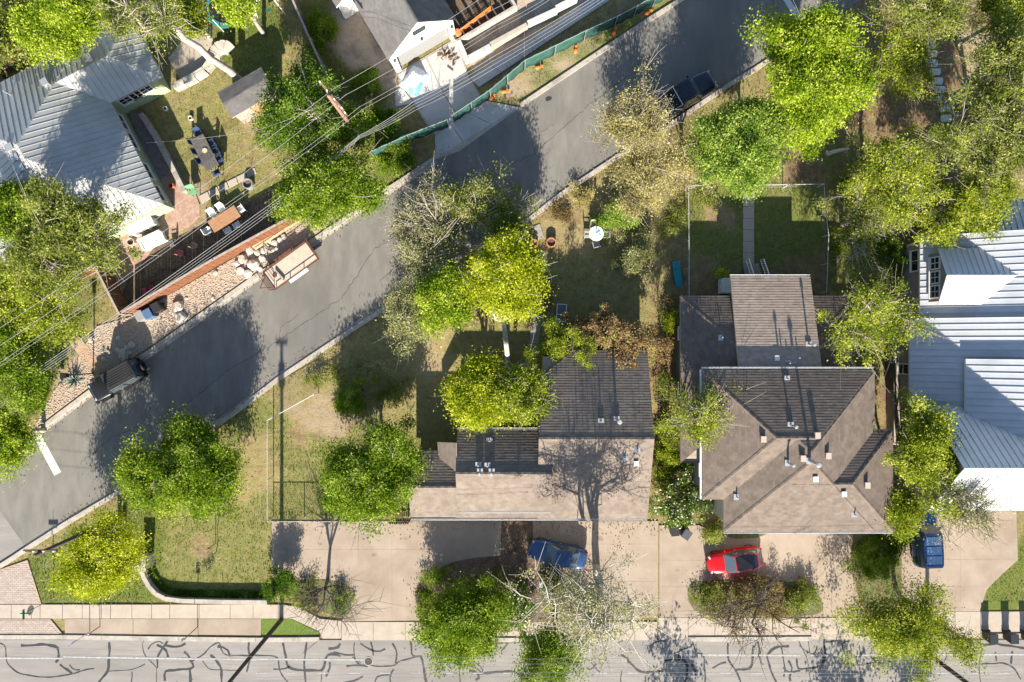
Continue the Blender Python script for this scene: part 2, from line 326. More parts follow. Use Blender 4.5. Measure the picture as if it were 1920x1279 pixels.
def kerb_strip(mb, pts, w, z0, z1):            # solid kerb following a line
    p = np.array([q[:2] for q in pts]); t = np.gradient(p, axis=0); t /= np.linalg.norm(t, axis=1)[:, None]
    n = np.stack([-t[:, 1], t[:, 0]], 1); a, b = p + n*w/2, p - n*w/2; k = len(p); vs = []
    for z in (z0, z1):
        vs += [(x, y, z) for x, y in a] + [(x, y, z) for x, y in b]
    fs = []
    for i in range(k-1):
        fs += [(2*k+i, 3*k+i, 3*k+i+1, 2*k+i+1), (i, 2*k+i, 2*k+i+1, i+1), (k+i, k+i+1, 3*k+i+1, 3*k+i)]
    fs += [(0, k, 3*k, 2*k), (k-1, 3*k-1, 4*k-1, 2*k-1)[:0] or (k-1, 2*k-1, 4*k-1, 3*k-1)]
    return mb.add(vs, fs)
def densify(pts, step=18):
    out = []
    for (a, b), (c, d) in zip(pts[:-1], pts[1:]):
        n = max(1, int(math.hypot(c-a, d-b)/step))
        out += [(a+(c-a)*i/n, b+(d-b)*i/n) for i in range(n)]
    return out + [pts[-1]]
def kerb(name, px, label, off=0, w=.34, h=.12):
    parts = densify(px, 36); root = None
    pts = PL(parts); k = max(2, len(pts)//3)
    root = thing(name, None, None, pts[0]); root['kind'] = 'structure'; root['label'] = label
    i = 0
    while i < len(pts)-1:                      # cast sections with open joints, 3 m or so each
        j = min(i+2, len(pts)-1); seg = [np.array(q[:2]) for q in pts[i:j+1]]
        a = (seg[-1]-seg[-2]); a /= np.linalg.norm(a); seg = seg[:]; seg[-1] = seg[-1] - a*.018
        mb = MB(); kerb_strip(mb, seg, w, -.05, h); mb.build('kerb_section', M_KERB, root, world=True); i = j
    return root
def gutter(name, px, w, label, sgn):
    p = np.array([q[:2] for q in PL(densify(px, 20))]); t = np.gradient(p, axis=0); t /= np.linalg.norm(t, axis=1)[:, None]
    n = np.stack([-t[:, 1], t[:, 0]], 1)*sgn
    return struct(name, ribbon((p + n*w*.8).tolist(), w, .008), M_KERB, label)
kerb('street_kerb', [(-100,925),(50,824),(178,728),(286,656),(480,519),(590,450),(709,368),(815,298)], 'kerb along the gravel bed and fence side of the street')
gutter('gutter', [(-100,925),(50,824),(178,728),(286,656),(480,519),(590,450),(709,368),(815,298)], .3, 'concrete gutter pan below the gravel bed kerb', -1)
kerb('street_kerb', [(976,198),(1100,115),(1213,40),(1290,-8),(1420,-95)], 'kerb beside the green screen fence')
kerb('street_kerb', LOW[2:22], 'kerb on the tree and house side of the street')
gutter('gutter', LOW[3:15], .28, 'concrete gutter pan on the house side of the street', 1)
kerb('street_kerb', [(-120,1194),(120,1194),(480,1199),(600,1198)], 'kerb along the main road by the corner lawn', h=.11)
kerb('street_kerb', [(800,1200),(1010,1199),(1110,1198)], 'kerb along the main road before the planting bed', h=.11)
kerb('street_kerb', [(1290,1198),(1520,1197)], 'kerb along the main road in front of the island bed', h=.11)
kerb('street_kerb', [(1600,1196),(1700,1195)], 'kerb along the main road below the feathery tree', h=.11)
kerb('street_kerb', [(1840,1192),(2000,1190)], 'kerb along the main road below the bins', h=.11)
def paint(name, px, parent, m=M_PAINT, z=.013): MB().sheet(PL(px), z).build(name, m, parent)
paint('stop_line', [(63,819),(76,813),(115,885),(102,892)], street)
paint('stop_line', [(1466,-4),(1477,-6),(1506,34),(1492,38)], street)
for a, b, v0, v1 in ((-40,118,1234,1234.5),(118,480,1232,1237),(480,700,1236,1238),(1240,1500,1228,1229),(1520,1700,1229,1228),(1700,1960,1228,1227)):
    paint('edge_line', [(a,v0-1.6),(b,v1-1.6),(b,v1+1.6),(a,v0+1.6)], main_road, M_PAINT2)
for k in range(26): paint('lane_dash', [(480+k*58,1261),(500+k*58,1261),(500+k*58,1263),(480+k*58,1263)], main_road, M_PAINT2)
# crack seals traced from the road, each a tar ribbon on the asphalt
SEAMS = [
 [(0,1205),(10,1207),(12,1245),(40,1265),(90,1270),(130,1266),(175,1252)], [(38,1212),(80,1208),(110,1213),(110,1238),(105,1244)], [(130,1245),(135,1256),(150,1256)],
 [(205,1203),(203,1258),(185,1279),(180,1300)], [(203,1258),(250,1256),(272,1245)], [(270,1202),(266,1208),(272,1230),(295,1252),(293,1290)], [(315,1202),(295,1230),(295,1252)],
 [(247,1262),(246,1290)], [(310,1275),(308,1255),(320,1258),(365,1252),(355,1232),(345,1222)], [(355,1255),(360,1300)], [(360,1240),(378,1230),(395,1212),(412,1202),(418,1225),(425,1229),(470,1229)],
 [(395,1228),(415,1250),(416,1290)], [(380,1240),(390,1255),(420,1257),(450,1256)], [(467,1200),(464,1222),(470,1230),(462,1260)],
 [(470,1228),(500,1228),(522,1232),(525,1262),(540,1279)], [(465,1205),(466,1225)], [(530,1206),(533,1215),(540,1252),(560,1256),(605,1258),(612,1228),(622,1225),(640,1230)], [(575,1203),(571,1240),(572,1279)],
 [(605,1258),(600,1290)], [(625,1222),(650,1229),(665,1228)], [(664,1205),(664,1235),(672,1247),(740,1250),(745,1240),(790,1230)], [(735,1205),(745,1225),(742,1245)], [(697,1204),(700,1230)],
 [(770,1203),(773,1232),(790,1230)], [(700,1290),(706,1268),(730,1266)], [(650,1250),(662,1247),(690,1248)], [(790,1230),(800,1279)],
 [(1245,1240),(1262,1236),(1275,1230),(1290,1246),(1285,1279)], [(1300,1205),(1305,1225),(1320,1229),(1322,1279)], [(1365,1205),(1364,1238),(1378,1252),(1388,1279)], [(1336,1254),(1350,1244),(1362,1243)],
 [(1380,1256),(1408,1254),(1412,1210)], [(1422,1203),(1424,1232)], [(1438,1232),(1444,1218),(1460,1212),(1478,1212)], [(1438,1232),(1446,1258),(1455,1279)], [(1468,1250),(1476,1262),(1500,1258)],
 [(1465,1215),(1474,1260),(1470,1268)], [(1497,1202),(1512,1230),(1520,1279)], [(1545,1200),(1548,1232),(1540,1250),(1496,1256),(1492,1235)], [(1548,1205),(1570,1202)], [(1516,1202),(1518,1225)],
 [(1612,1210),(1614,1279)], [(1570,1245),(1620,1247),(1650,1240)], [(1838,1198),(1840,1222),(1836,1250),(1838,1279)], [(1838,1210),(1870,1208),(1920,1216)], [(1838,1246),(1880,1243),(1900,1250),(1915,1275)], [(1866,1222),(1868,1240)], [(1898,1222),(1896,1244)],
 [(1770,1250),(1772,1230),(1790,1225)], [(1000,1230),(1020,1260),(1060,1262)], [(900,1262),(960,1258),(985,1270)], [(860,1235),(862,1279)], [(1180,1240),(1200,1262),(1240,1258)],
]
for _ in range(34):                            # finer seals branching between the traced ones
    u, v = random.uniform(0, 1900), random.uniform(1205, 1275); a = random.choice((0, 1.57, -1.57, 1.2)); q = [(u, v)]
    for _k in range(random.randint(3, 6)): a += random.gauss(0, .75); u += 11*math.cos(a); v += 9*math.sin(a); q.append((u, max(1203, v)))
    SEAMS.append(q)
for s in SEAMS:
    q = densify(s, 7); q = [(u + random.gauss(0, .9), v + random.gauss(0, .9)) for u, v in q]
    # smooth the trace
    q = [q[0]] + [((q[i-1][0]+2*q[i][0]+q[i+1][0])/4, (q[i-1][1]+2*q[i][1]+q[i+1][1])/4) for i in range(1, len(q)-1)] + [q[-1]]
    wd = random.choice((.06,.10,.14,.18)); ww = [wd*random.uniform(.7, 1.35) for _ in q]
    ribbon(PL(q), ww, .0085 + .0004*(SEAMS.index(s) % 9)).build('tar_seam', M_TAR, main_road)
q = [(520,566),(530,555),(545,545)]
def lay(name, px, z, m, label, thick=.06): return struct(name, MB().prism(PL(px), z - thick, z), m, label)
# concrete drives
lay('driveway', [(510,977),(940,977),(1000,977),(1234,977),(1233,1158),(640,1165),(652,1150),(655,1120),(645,1100),(615,1086),(510,1086)], .035, M_CONC, 'wide tan concrete drive of the long brown house')
lay('driveway', [(1236,985),(1310,985),(1352,1000),(1600,1000),(1592,1060),(1606,1110),(1625,1156),(1236,1158)], .035, M_CONC, 'tan concrete drive with the red car')
lay('driveway', [(1688,958),(1905,958),(1908,1050),(1880,1075),(1850,1105),(1836,1146),(1680,1146),(1690,1050)], .035, M_CONC, 'tan concrete drive with the blue van')
DL = [(744,140),(801,235),(823,262),(813,299)]; DR = [(855,72),(880,143),(905,185),(935,210)]
drive5 = struct('driveway', MB().prism(PL([(742,139),(801,236),(823,262),(813,301),(862,283),(976,201),(936,209),(910,193),(879,143),(856,71)]), -.04, .02), M_KERB, 'grey concrete drive of the white gabled house')
def lerp(a, b, t): return (a[0]+(b[0]-a[0])*t, a[1]+(b[1]-a[1])*t)
def quadslabs(parent, q00, q10, q11, q01, nu, nv, z0, z1, m, gap=.012, name='slab'):
    for i in range(nu):
        for j in range(nv):
            f = lambda s, t: lerp(lerp(q00, q10, s), lerp(q01, q11, s), t)
            g = gap
            MB().prism(PL([f(i/nu+g/nu*2, j/nv+g/nv*2), f((i+1)/nu-g/nu*2, j/nv+g/nv*2), f((i+1)/nu-g/nu*2, (j+1)/nv-g/nv*2), f(i/nu+g/nu*2, (j+1)/nv-g/nv*2)]), z0, z1 + random.uniform(-.004, .004)).build(name, m, parent, world=True)
quadslabs(drive5, (744,140),(855,73),(878,142),(786,208), 2, 1, .0, .045, M_CONCG); quadslabs(drive5, (786,209),(878,143),(905,187),(815,254), 2, 1, .0, .045, M_CONCG)
quadslabs(drive5, (815,255),(906,188),(974,201),(816,299), 3, 1, .0, .042, M_CONCG, gap=.008)
lay('concrete_pad', [(741,171),(753,163),(775,193),(742,201)], .05, M_CONCG, 'small concrete pad beside the white house drive')
wk = thing('walkway', None, None, P(880,145)); tag(wk, 'grey concrete walk above the green screen fence', kind='structure')
for i in range(6): quadslabs(wk, lerp((880,146),(1110,-4),i/6), lerp((880,146),(1110,-4),(i+1)/6), lerp((898,164),(1150,-4),(i+1)/6), lerp((898,164),(1150,-4),i/6), 1, 1, -.05, .05, M_CONCG, gap=.004)
sw = thing('sidewalk', None, None, P(0,1145)); tag(sw, 'pale concrete sidewalk by the corner lawn', kind='structure')
e = [-60,-20,22,60,76,118,155,191,208,248,285,319,374,432,475,522]
for a, b in zip(e[:-1], e[1:]): MB().prism(PL([(a+.4,1133.5),(b-.4,1133.5),(b-.4,1159.4),(a+.4,1159.4)]), -.05, .055 + random.uniform(-.004,.004)).build('slab', M_CONCD, sw, world=True)
for a, b in zip([122,250,372],[250,372,490]): MB().prism(PL([(a+.4,1160.4),(b-.4,1160.4),(b-.4,1191),(a+.4,1190)]), -.05, .045 + random.uniform(-.004,.004)).build('slab', M_CONC, sw, world=True)
MB().prism(PL([(522.6,1133.5),(530,1133.5),(560,1138),(600,1160),(640,1164),(640,1197),(605,1197),(600,1184),(548,1160),(522.6,1159.4)]), -.05, .052).build('slab', M_CONCD, sw, world=True)
for name, e, v0, v1, lab in (('sidewalk',[640.6,700,760,820,880,950,1010,1070,1130,1190,1232],1166,1200,'pale concrete sidewalk in front of the long brown house'),
                       ('sidewalk',[1234,1290,1340,1400,1460,1520,1580,1640,1690],1158.5,1199,'pale concrete sidewalk in front of the red car drive'),
                       ('sidewalk',[1691,1740,1790,1838,1880,1925,1980],1146.6,1195,'pale concrete sidewalk in front of the metal roofed house')):
    s_ = thing(name, None, None, P(e[0], v0)); tag(s_, lab, kind='structure')
    for a, b in zip(e[:-1], e[1:]): MB().prism(PL([(a+.4,v0),(b-.4,v0),(b-.4,v1),(a+.4,v1)]), -.05, .045 + random.uniform(-.004,.004)).build('slab', M_CONCD, s_, world=True)
MB().prism(PL([(490.6,1160.6),(546,1160.6),(598,1185),(598,1190),(490.6,1190)]), -.06, .02).build('verge', mat('verge grass', (.055,.09,.013), (.13,.18,.03), 14, .95, .6, 20), None, label='small grass wedge between sidewalk and road', kind='structure')
# herringbone brick aprons at the corner: bricks 20 x 10 cm, too small to pick apart
def brickfield(name, poly, label):
    pw = PL(poly); xs = [p[0] for p in pw]; ys = [p[1] for p in pw]; mb = MB(); bw, bh = .30, .15; r = 0; y = min(ys)
    while y < max(ys):
        x = min(xs) - (r % 2)*bw/2
        while x < max(xs):
            if inpoly(np.array([x,x+bw,x,x+bw]), np.array([y,y,y+bh,y+bh]), pw).all(): mb.box((x+bw/2, y+bh/2, .03), (bw-.014, bh-.014, .06 + random.uniform(-.006,.006)))
            x += bw
        y += bh; r += 1
    base = struct(name, MB().prism(pw, -.05, .045), mat('brick bed', (.31,.23,.18), (.36,.28,.22), 4, .9), label); mb.build('bricks', M_BRICKPV, base, world=True, kind='stuff')
brickfield('brick_apron', [(-40,1080),(0,1068),(52,1050),(78,1132),(-40,1132)], 'brick paved wedge between the corner kerb and sidewalk')
brickfield('brick_apron', [(-40,1161),(95,1161),(118,1189),(-40,1189)], 'brick paved strip along the main road kerb')
# planting beds
def blob(px, n=3):
    q = px
    for _ in range(n):
        q = [p for i in range(len(q)) for p in (lerp(q[i], q[(i+1) % len(q)], .25), lerp(q[i], q[(i+1) % len(q)], .75))]
    return q
M_BEDG = mat('bed ground cover', (.06,.075,.02), (.15,.15,.06), 5, .95, .6, 20, c3=(.13,.085,.05), scale3=.9)
lay('planting_bed', blob([(555,1088),(640,1088),(662,1110),(655,1162),(610,1150),(560,1120)], 2), .06, M_BEDG, 'grassy bed around the bare tree', .1)
lay('planting_bed', blob([(860,1045),(1010,1040),(1080,1085),(1095,1160),(1000,1168),(810,1164),(772,1120),(790,1085)], 2), .06, M_MULCH, 'big mulched bed below the long brown house', .1)
lay('soil_strip', [(940,977),(999,977),(1000,1070),(938,1070)], .055, M_MULCH, 'dark soil strip between the two parking pads', .08)
lay('planting_bed', blob([(1290,1095),(1320,1088),(1500,1085),(1540,1120),(1545,1150),(1500,1156),(1310,1156),(1288,1125)], 2), .06, M_BEDG, 'island bed in the red car drive', .1)
lay('planting_bed', blob([(1592,1005),(1690,1005),(1690,1150),(1625,1154),(1605,1100)], 1), .05, M_BEDG, 'shrub bed between the red car drive and the van drive', .08)
lay('planting_bed', [(1352,1000),(1440,1000),(1420,1008),(1375,1010)], .05, M_BEDG, 'narrow bed under the front eave', .05)
# gravel beds
GRAVEL = [(62,806),(100,735),(135,690),(182,612),(245,594),(420,495),(590,397),(605,430),(560,462),(480,510),(286,646),(178,718)]
lay('gravel_bed', GRAVEL, .03, mat('gravel base', (.30,.23,.17), (.38,.30,.23), 8, .95, .6, 30), 'tan river rock bed between fence and kerb', .06)
gp = PL(GRAVEL); mb = MB(); X = RNG.uniform(min(p[0] for p in gp), max(p[0] for p in gp), 30000); Y = RNG.uniform(min(p[1] for p in gp), max(p[1] for p in gp), 30000)
ok = inpoly(X, Y, gp); X, Y = X[ok][:7500], Y[ok][:7500]; n = len(X)
a0 = RNG.uniform(0, 6.28, n); rr = RNG.uniform(.035, .085, n); vs = []
for k in range(4): vs.append(np.stack([X + rr*np.cos(a0+k*1.57), Y + rr*RNG.uniform(.6,1,n)*np.sin(a0+k*1.57), np.full(n, .03)], 1))
vs.append(np.stack([X, Y, .03 + rr*.8], 1)); V = np.stack(vs, 1).reshape(-1, 3); b = np.arange(n)*5
npmesh('pebbles', V, np.concatenate([np.stack([b+k, b+(k+1) % 4, b+4], 1) for k in range(4)]), M_PEB); tag(bpy.data.objects['pebbles'], 'tan and white river pebbles of the roadside bed', 'pebbles', kind='stuff')
lay('path', [(128,638),(142,624),(200,690),(182,712)], .045, mat('flagstone path', (.30,.19,.12), (.38,.25,.17), 3, .9), 'tan flagstone path through the gravel bed', .06)
# paths in the yards
wk = thing('garden_path', None, None, P(1405,420)); tag(wk, 'straight concrete path through the fenced back yard', kind='structure')
for i in range(7): quadslabs(wk, (1392.5,345+i*21.5),(1414,345+i*21.5),(1414,345+(i+1)*21.5),(1393,345+(i+1)*21.5), 1, 1, -.05, .04, M_CONCD, gap=.008)
wk = thing('garden_path', None, None, P(1000,600)); tag(wk, 'grey curved path leading to the long brown house', kind='structure')
M_PATH = mat('old grey path', (.22,.20,.175), (.28,.255,.22), 2, .9)
for q in ([(1003,555),(1018,557),(1016,590),(999,588)],[(999,589),(1016,591),(1010,645),(992,643)],[(991,644),(1010,646),(1008,668),(985,675)],[(985,676),(1008,669),(975,720),(955,740)],[(1008,470),(1024,470),(1028,510),(1012,512)],[(1010,485),(1010,470)][:0] or [(1000,425),(1012,420),(1020,445),(1008,450)]):
    MB().prism(PL(q), -.05, .04).build('slab', M_PATH, wk, world=True)

def joints(parent, lines, z=.0375, w=.014):
    for a, b in lines: ribbon(PL(densify([a, b], 14)), w, z).build('control_joint', mat('joint dirt', (.13,.10,.075), (.20,.155,.12), 2, .95), parent, world=True)
dr = [o for o in bpy.data.objects if o.name.startswith('driveway')]; dr = {o['label']: o for o in dr}
joints(dr['wide tan concrete drive of the long brown house'], [((620,978),(620,1085)),((735,978),(735,1164)),((511,1030),(815,1030)),((1105,978),(1105,1160)),((1000,1020),(1232,1020)),((1100,1090),(1232,1090))])
joints(dr['tan concrete drive with the red car'], [((1237,1050),(1600,1052)),((1440,1002),(1440,1090)),((1530,1002),(1530,1090)),((1237,1100),(1290,1100))])
joints(dr['tan concrete drive with the blue van'], [((1690,1050),(1905,1048)),((1800,960),(1800,1145)),((1690,1100),(1850,1100))])
M_STAIN = mat('tyre and oil stain', (.17,.13,.10), (.24,.19,.145), 3, .9)
for u, v, r in ((1125,1010,7),(1150,1040,4),(700,1040,6),(760,1010,4),(1480,1040,6),(1500,1055,3),(1560,1025,5),(1780,1000,6),(1760,1070,4),(600,1020,4),(1270,1070,5)):
    q = [(u + r*random.uniform(.5,1.3)*math.cos(k*.7), v + r*random.uniform(.4,1.0)*math.sin(k*.7)) for k in range(9)]
    MB().sheet(PL(blob(q, 1)), .0385).build('oil_stain', M_STAIN, dr['wide tan concrete drive of the long brown house'] if u < 1233 else dr['tan concrete drive with the red car'] if u < 1640 else dr['tan concrete drive with the blue van'], world=True)
for px, w in (([(300,800),(420,700),(520,640),(640,560)],.03),([(520,640),(530,610),(560,590)],.025),([(900,330),(1000,290),(1100,200),(1180,140)],.03),([(1000,290),(1010,250),(1040,230)],.02),([(150,870),(210,820),(260,800)],.03),([(640,560),(700,470),(760,430)],.03)):
    q = densify(px, 6); q = [(u+random.gauss(0,1.1), v+random.gauss(0,1.1)) for u, v in q]; ribbon(PL(q), [w*random.uniform(.5,1.4) for _ in q], .0088).build('crack', M_TAR, street, world=True)
# ------------------------------------------------------------------ houses
def plane_frame(poly):
    p = np.array(poly, float); n = np.zeros(3)
    for i in range(len(p)): n += np.cross(p[i], p[(i+1) % len(p)])
    n /= np.linalg.norm(n)
    if n[2] < 0: n = -n; p = p[::-1]
    up = np.array([0, 0, 1.0]) - n*n[2]; up /= np.linalg.norm(up); ac = np.cross(up, n)
    return p, n, up, ac
def interval(q, t):                            # s-range of convex polygon q (s,t) at height t
    xs = []
    for i in range(len(q)):
        (s0, t0), (s1, t1) = q[i], q[(i+1) % len(q)]
        if (t0 <= t <= t1) or (t1 <= t <= t0):
            if abs(t1-t0) < 1e-9: xs += [s0, s1]
            else: xs.append(s0 + (s1-s0)*(t-t0)/(t1-t0))
    return (min(xs), max(xs)) if xs else None
def shingles(poly, m, parent, course=.2, width=.32, world=True, th=(.016,.020)):
    p, n, up, ac = plane_frame(poly); o = p[np.argmin(p @ up)]
    q = [((v-o) @ ac, (v-o) @ up) for v in p]; tm = max(t for s, t in q); mb = MB(); t = 0.0
    w = lambda s, t, h: tuple(o + ac*s + up*t + n*h)
    while t < tm - .02:
        t1 = min(t + course, tm - 1e-4); a, b = interval(q, t + 1e-4), interval(q, t1)
        if a and b:
            s = min(a[0], b[0]) - random.random()*width; e = max(a[1], b[1])
            while s < e:
                s2 = s + width*random.uniform(.75, 1.2); cl = lambda x, r: min(max(x, r[0]), r[1])
                b0, b1, u0, u1 = cl(s, a), cl(s2, a), cl(s, b), cl(s2, b)
                if (b1-b0) + (u1-u0) > .02:
                    h = random.choice((th[0], th[1], (th[0]+th[1])/2)); h0 = .003
                    mb.add([w(b0,t,h), w(b1,t,h), w(u1,t1,h0+.003), w(u0,t1,h0+.003), w(b0,t,0), w(b1,t,0)], [(0,1,2,3), (4,5,1,0), (4,0,3), (5,2,1)])
                s = s2
        t = t1
    return mb.build('shingles', m, parent, world=world, kind='stuff')
def clip(q, ax, lim, keep_gt):
    out = []
    for i in range(len(q)):
        a, b = q[i], q[(i+1) % len(q)]; ia, ib = ((a[ax] >= lim) == keep_gt), ((b[ax] >= lim) == keep_gt)
        if ia: out.append(a)
        if ia != ib:
            k = (lim - a[ax])/(b[ax]-a[ax]); out.append((a[0]+(b[0]-a[0])*k, a[1]+(b[1]-a[1])*k))
    return out
def panels(poly, m, parent, width=.45, world=True, rib=.05):
    p, n, up, ac = plane_frame(poly); o = p[np.argmin(p @ up)]
    q = [(float((v-o) @ ac), float((v-o) @ up)) for v in p]; s0, s1 = min(s for s, t in q), max(s for s, t in q)
    k = max(1, round((s1-s0)/width)); w = (s1-s0)/k
    W = lambda s, t, h: tuple(o + ac*s + up*t + n*h)
    for i in range(k):
        c = clip(clip(q, 0, s0+i*w, True), 0, s0+(i+1)*w, False)
        if len(c) < 3: continue
        mb = MB(); nn = len(c); h0 = .018 + random.uniform(-.003,.003)
        mb.add([W(s, t, h0) for s, t in c] + [W(s, t, 0) for s, t in c], [tuple(range(nn))] + [(j, nn+j, nn+(j+1) % nn, (j+1) % nn) for j in range(nn)])
        sr = s0+i*w+.02; r = interval(q, 0) and None
        ts = [t for t in np.linspace(min(t for s, t in q), max(t for s, t in q), 60) if (lambda iv: iv and iv[0] <= sr <= iv[1])(interval(q, float(t)))]
        if ts:
            a, b = ts[0], ts[-1]
            mb.add([W(sr-.018,a,.01), W(sr+.018,a,.01), W(sr+.018,b,.01), W(sr-.018,b,.01), W(sr-.012,a,rib+.02), W(sr+.012,a,rib+.02), W(sr+.012,b,rib+.02), W(sr-.012,b,rib+.02)],
                   [(4,5,6,7), (0,1,5,4), (1,2,6,5), (2,3,7,6), (3,0,4,7)])
        mb.build('panel', m, parent, world=world)
def deck(planes, outline, ze, parent, m, name='roof', th=.16, world=True):    # roof boards, fascia and soffit under the covering
    mb = MB()
    for pl in planes:
        p, n, up, ac = plane_frame(pl); mb.add([tuple(v) for v in p], [tuple(range(len(p)))])
    k = len(outline)
    if outline:
        mb.add([(x, y, z) for x, y, z in outline] + [(x, y, z-th) for x, y, z in outline], [(i, (i+1) % k, k+(i+1) % k, k+i) for i in range(k)] + [tuple(range(k, 2*k))])
    return mb.build(name, m, parent, world=world)
def hip_planes(x0, x1, y0, y1, ze, pt):        # y0<y1
    hx, hy = (x1-x0)/2, (y1-y0)/2
    A, B, C, D = (x0,y0,ze), (x1,y0,ze), (x1,y1,ze), (x0,y1,ze)
    if hx >= hy:
        zr = ze+hy*pt; r0, r1 = (x0+hy, y0+hy, zr), (x1-hy, y0+hy, zr)
        return [A,B,C,D], dict(s=[A,B,r1,r0], e=[B,C,r1], n=[C,D,r0,r1], w=[D,A,r0]), zr
    zr = ze+hx*pt; r0, r1 = (x0+hx, y0+hx, zr), (x0+hx, y1-hx, zr)
    return [A,B,C,D], dict(s=[A,B,r0], e=[B,C,r1,r0], n=[C,D,r1], w=[D,A,r0,r1]), zr
def gable_planes(x0, x1, y0, y1, ze, pt, axis='x'):
    A, B, C, D = (x0,y0,ze), (x1,y0,ze), (x1,y1,ze), (x0,y1,ze)
    if axis == 'x':
        zr = ze+(y1-y0)/2*pt; r0, r1 = (x0,(y0+y1)/2,zr), (x1,(y0+y1)/2,zr); return [A,B,C,D], dict(s=[A,B,r1,r0], n=[C,D,r0,r1]), zr
    zr = ze+(x1-x0)/2*pt; r0, r1 = ((x0+x1)/2,y0,zr), ((x0+x1)/2,y1,zr); return [A,B,C,D], dict(e=[B,C,r1,r0], w=[D,A,r0,r1]), zr
def ridge_caps(lines, m, parent, world=True, w=.13):
    mb = MB()
    for a, b in lines:
        a, b = np.array(a), np.array(b); L = np.linalg.norm(b-a); n = max(1, int(L/.28)); d = (b-a)/L; s = np.cross(d, (0,0,1.)); s /= np.linalg.norm(s)
        for i in range(n):
            p, q = a+d*L*i/n, a+d*L*(i+1)/n; h = .045 + .012*(i % 2)
            mb.add([tuple(p-s*w), tuple(p+(0,0,h)), tuple(p+s*w), tuple(q-s*w), tuple(q+(0,0,h-.01)), tuple(q+s*w)], [(0,1,4,3), (1,2,5,4), (0,2,1), (3,4,5)])
    mb.build('ridge_cap', m, parent, world=world, kind='stuff')
def shingle_roof(house, planes, outline, ze, m, fm=None, lines=()):
    d = deck(list(planes.values()), outline, ze, house, fm or M_FELT)
    for k in planes: shingles(planes[k], m, d)
    if lines: ridge_caps(lines, m, d)
    return d
def hips(pl):
    r = []
    keys = list(pl.values())
    for i in range(len(keys)):
        for j in range(i+1, len(keys)):
            c = [v for v in keys[i] if v in keys[j]]
            if len(c) == 2: r.append((c[0], c[1]))
    return r
def walls(house, x0, x1, y0, y1, z1, m, z0=-.1, name='wall'):
    return MB().box(((x0+x1)/2, (y0+y1)/2, (z0+z1)/2), (x1-x0, y1-y0, z1-z0)).build(name, m, house, world=True)
def window(house, c, w, h, facing, mullions=(1, 1), fm=M_WHITE):   # facing: 'w','e','s','n' or angle (world)
    ang = {'s': 0, 'e': math.pi/2, 'n': math.pi, 'w': -math.pi/2}.get(facing, facing)
    mb = MB(); t = .07
    def loc(x, y, z): cx, sx = math.cos(ang), math.sin(ang); return (c[0]+x*cx-y*sx, c[1]+x*sx+y*cx, c[2]+z)
    for x, z, dx, dz in ((0, h/2, w+2*t, t), (0, -h/2, w+2*t, t), (-w/2-t/2+.01, 0, t, h), (w/2+t/2-.01, 0, t, h)): mb.box(loc(x, -.03, z), (dx, .09, dz), ang)
    for i in range(1, mullions[0]): mb.box(loc(-w/2+w*i/mullions[0], -.022, 0), (.035, .05, h), ang)
    for i in range(1, mullions[1]): mb.box(loc(0, -.024, -h/2+h*i/mullions[1]), (w, .05, .035), ang)
    o = mb.build('window', fm, house, world=True)
    MB().box(loc(0, -.012, 0), (w, .03, h), ang).build('pane', M_GLASS, o, world=True)
    mb = MB().box(loc(0, -.06, -h/2-t), (w+.2, .13, .05), ang); mb.build('sill', fm, o, world=True)
def roofz(pl, x, y):                           # height of a plane at x, y
    p, n, up, ac = plane_frame(pl); return float(p[0][2] - (n[0]*(x-p[0][0]) + n[1]*(y-p[0][1]))/n[2])
def vent(roof, pl, u, v, kind='box'):          # a roof vent seen at photo pixel u,v on the plane pl
    z = 4.0
    for _ in range(12): x, y, _z = P(u, v, z); z = roofz(pl, x, y)
    x, y, _z = P(u, v, z)
    if kind == 'box':
        mb = MB().box((x, y, z+.12), (.3, .34, .3), 0, 0, .9).box((x, y-.03, z+.29), (.36, .42, .05)); return mb.build('vent', M_VENT, roof, world=True)
    if kind == 'white': mb = MB().box((x, y, z+.1), (.3, .3, .24), 0, 0, .85).box((x, y-.02, z+.235), (.34, .36, .04)); return mb.build('vent', M_WHITE, roof, world=True)
    h = {'pipe': .45, 'tall': 1.0, 'flue': 1.5}[kind]; r = {'pipe': .05, 'tall': .07, 'flue': .1}[kind]
    mb = MB().box((x, y, z+.03), (.42, .42, .05)); mb.tube([(x, y, z-.1), (x, y, z+h)], r, 10)
    if kind != 'pipe': mb.cyl((x, y, z+h+.05), r*1.9, .1, 12, r2=r*1.2)
    return mb.build('vent_pipe', M_GALV, roof, world=True, smooth=False)
def gutter_run(house, a, b, m=M_WHITE):
    a, b = np.array(a), np.array(b); d = (b-a)/np.linalg.norm(b-a); n = np.array([d[1], -d[0], 0])*.075
    mb = MB(); vs = []
    for p in (a, b):
        for k, h in ((.02,0), (.02,-.12), (1.6,-.12), (1.8,.0), (1.6,.0), (1.5,-.1), (.1,-.1)): vs.append(tuple(p + n*k + np.array([0,0,h])))
    mb.add(vs, [(i, i+1, 8+i, 7+i) for i in range(6)]); mb.build('gutter', m, house, world=True)

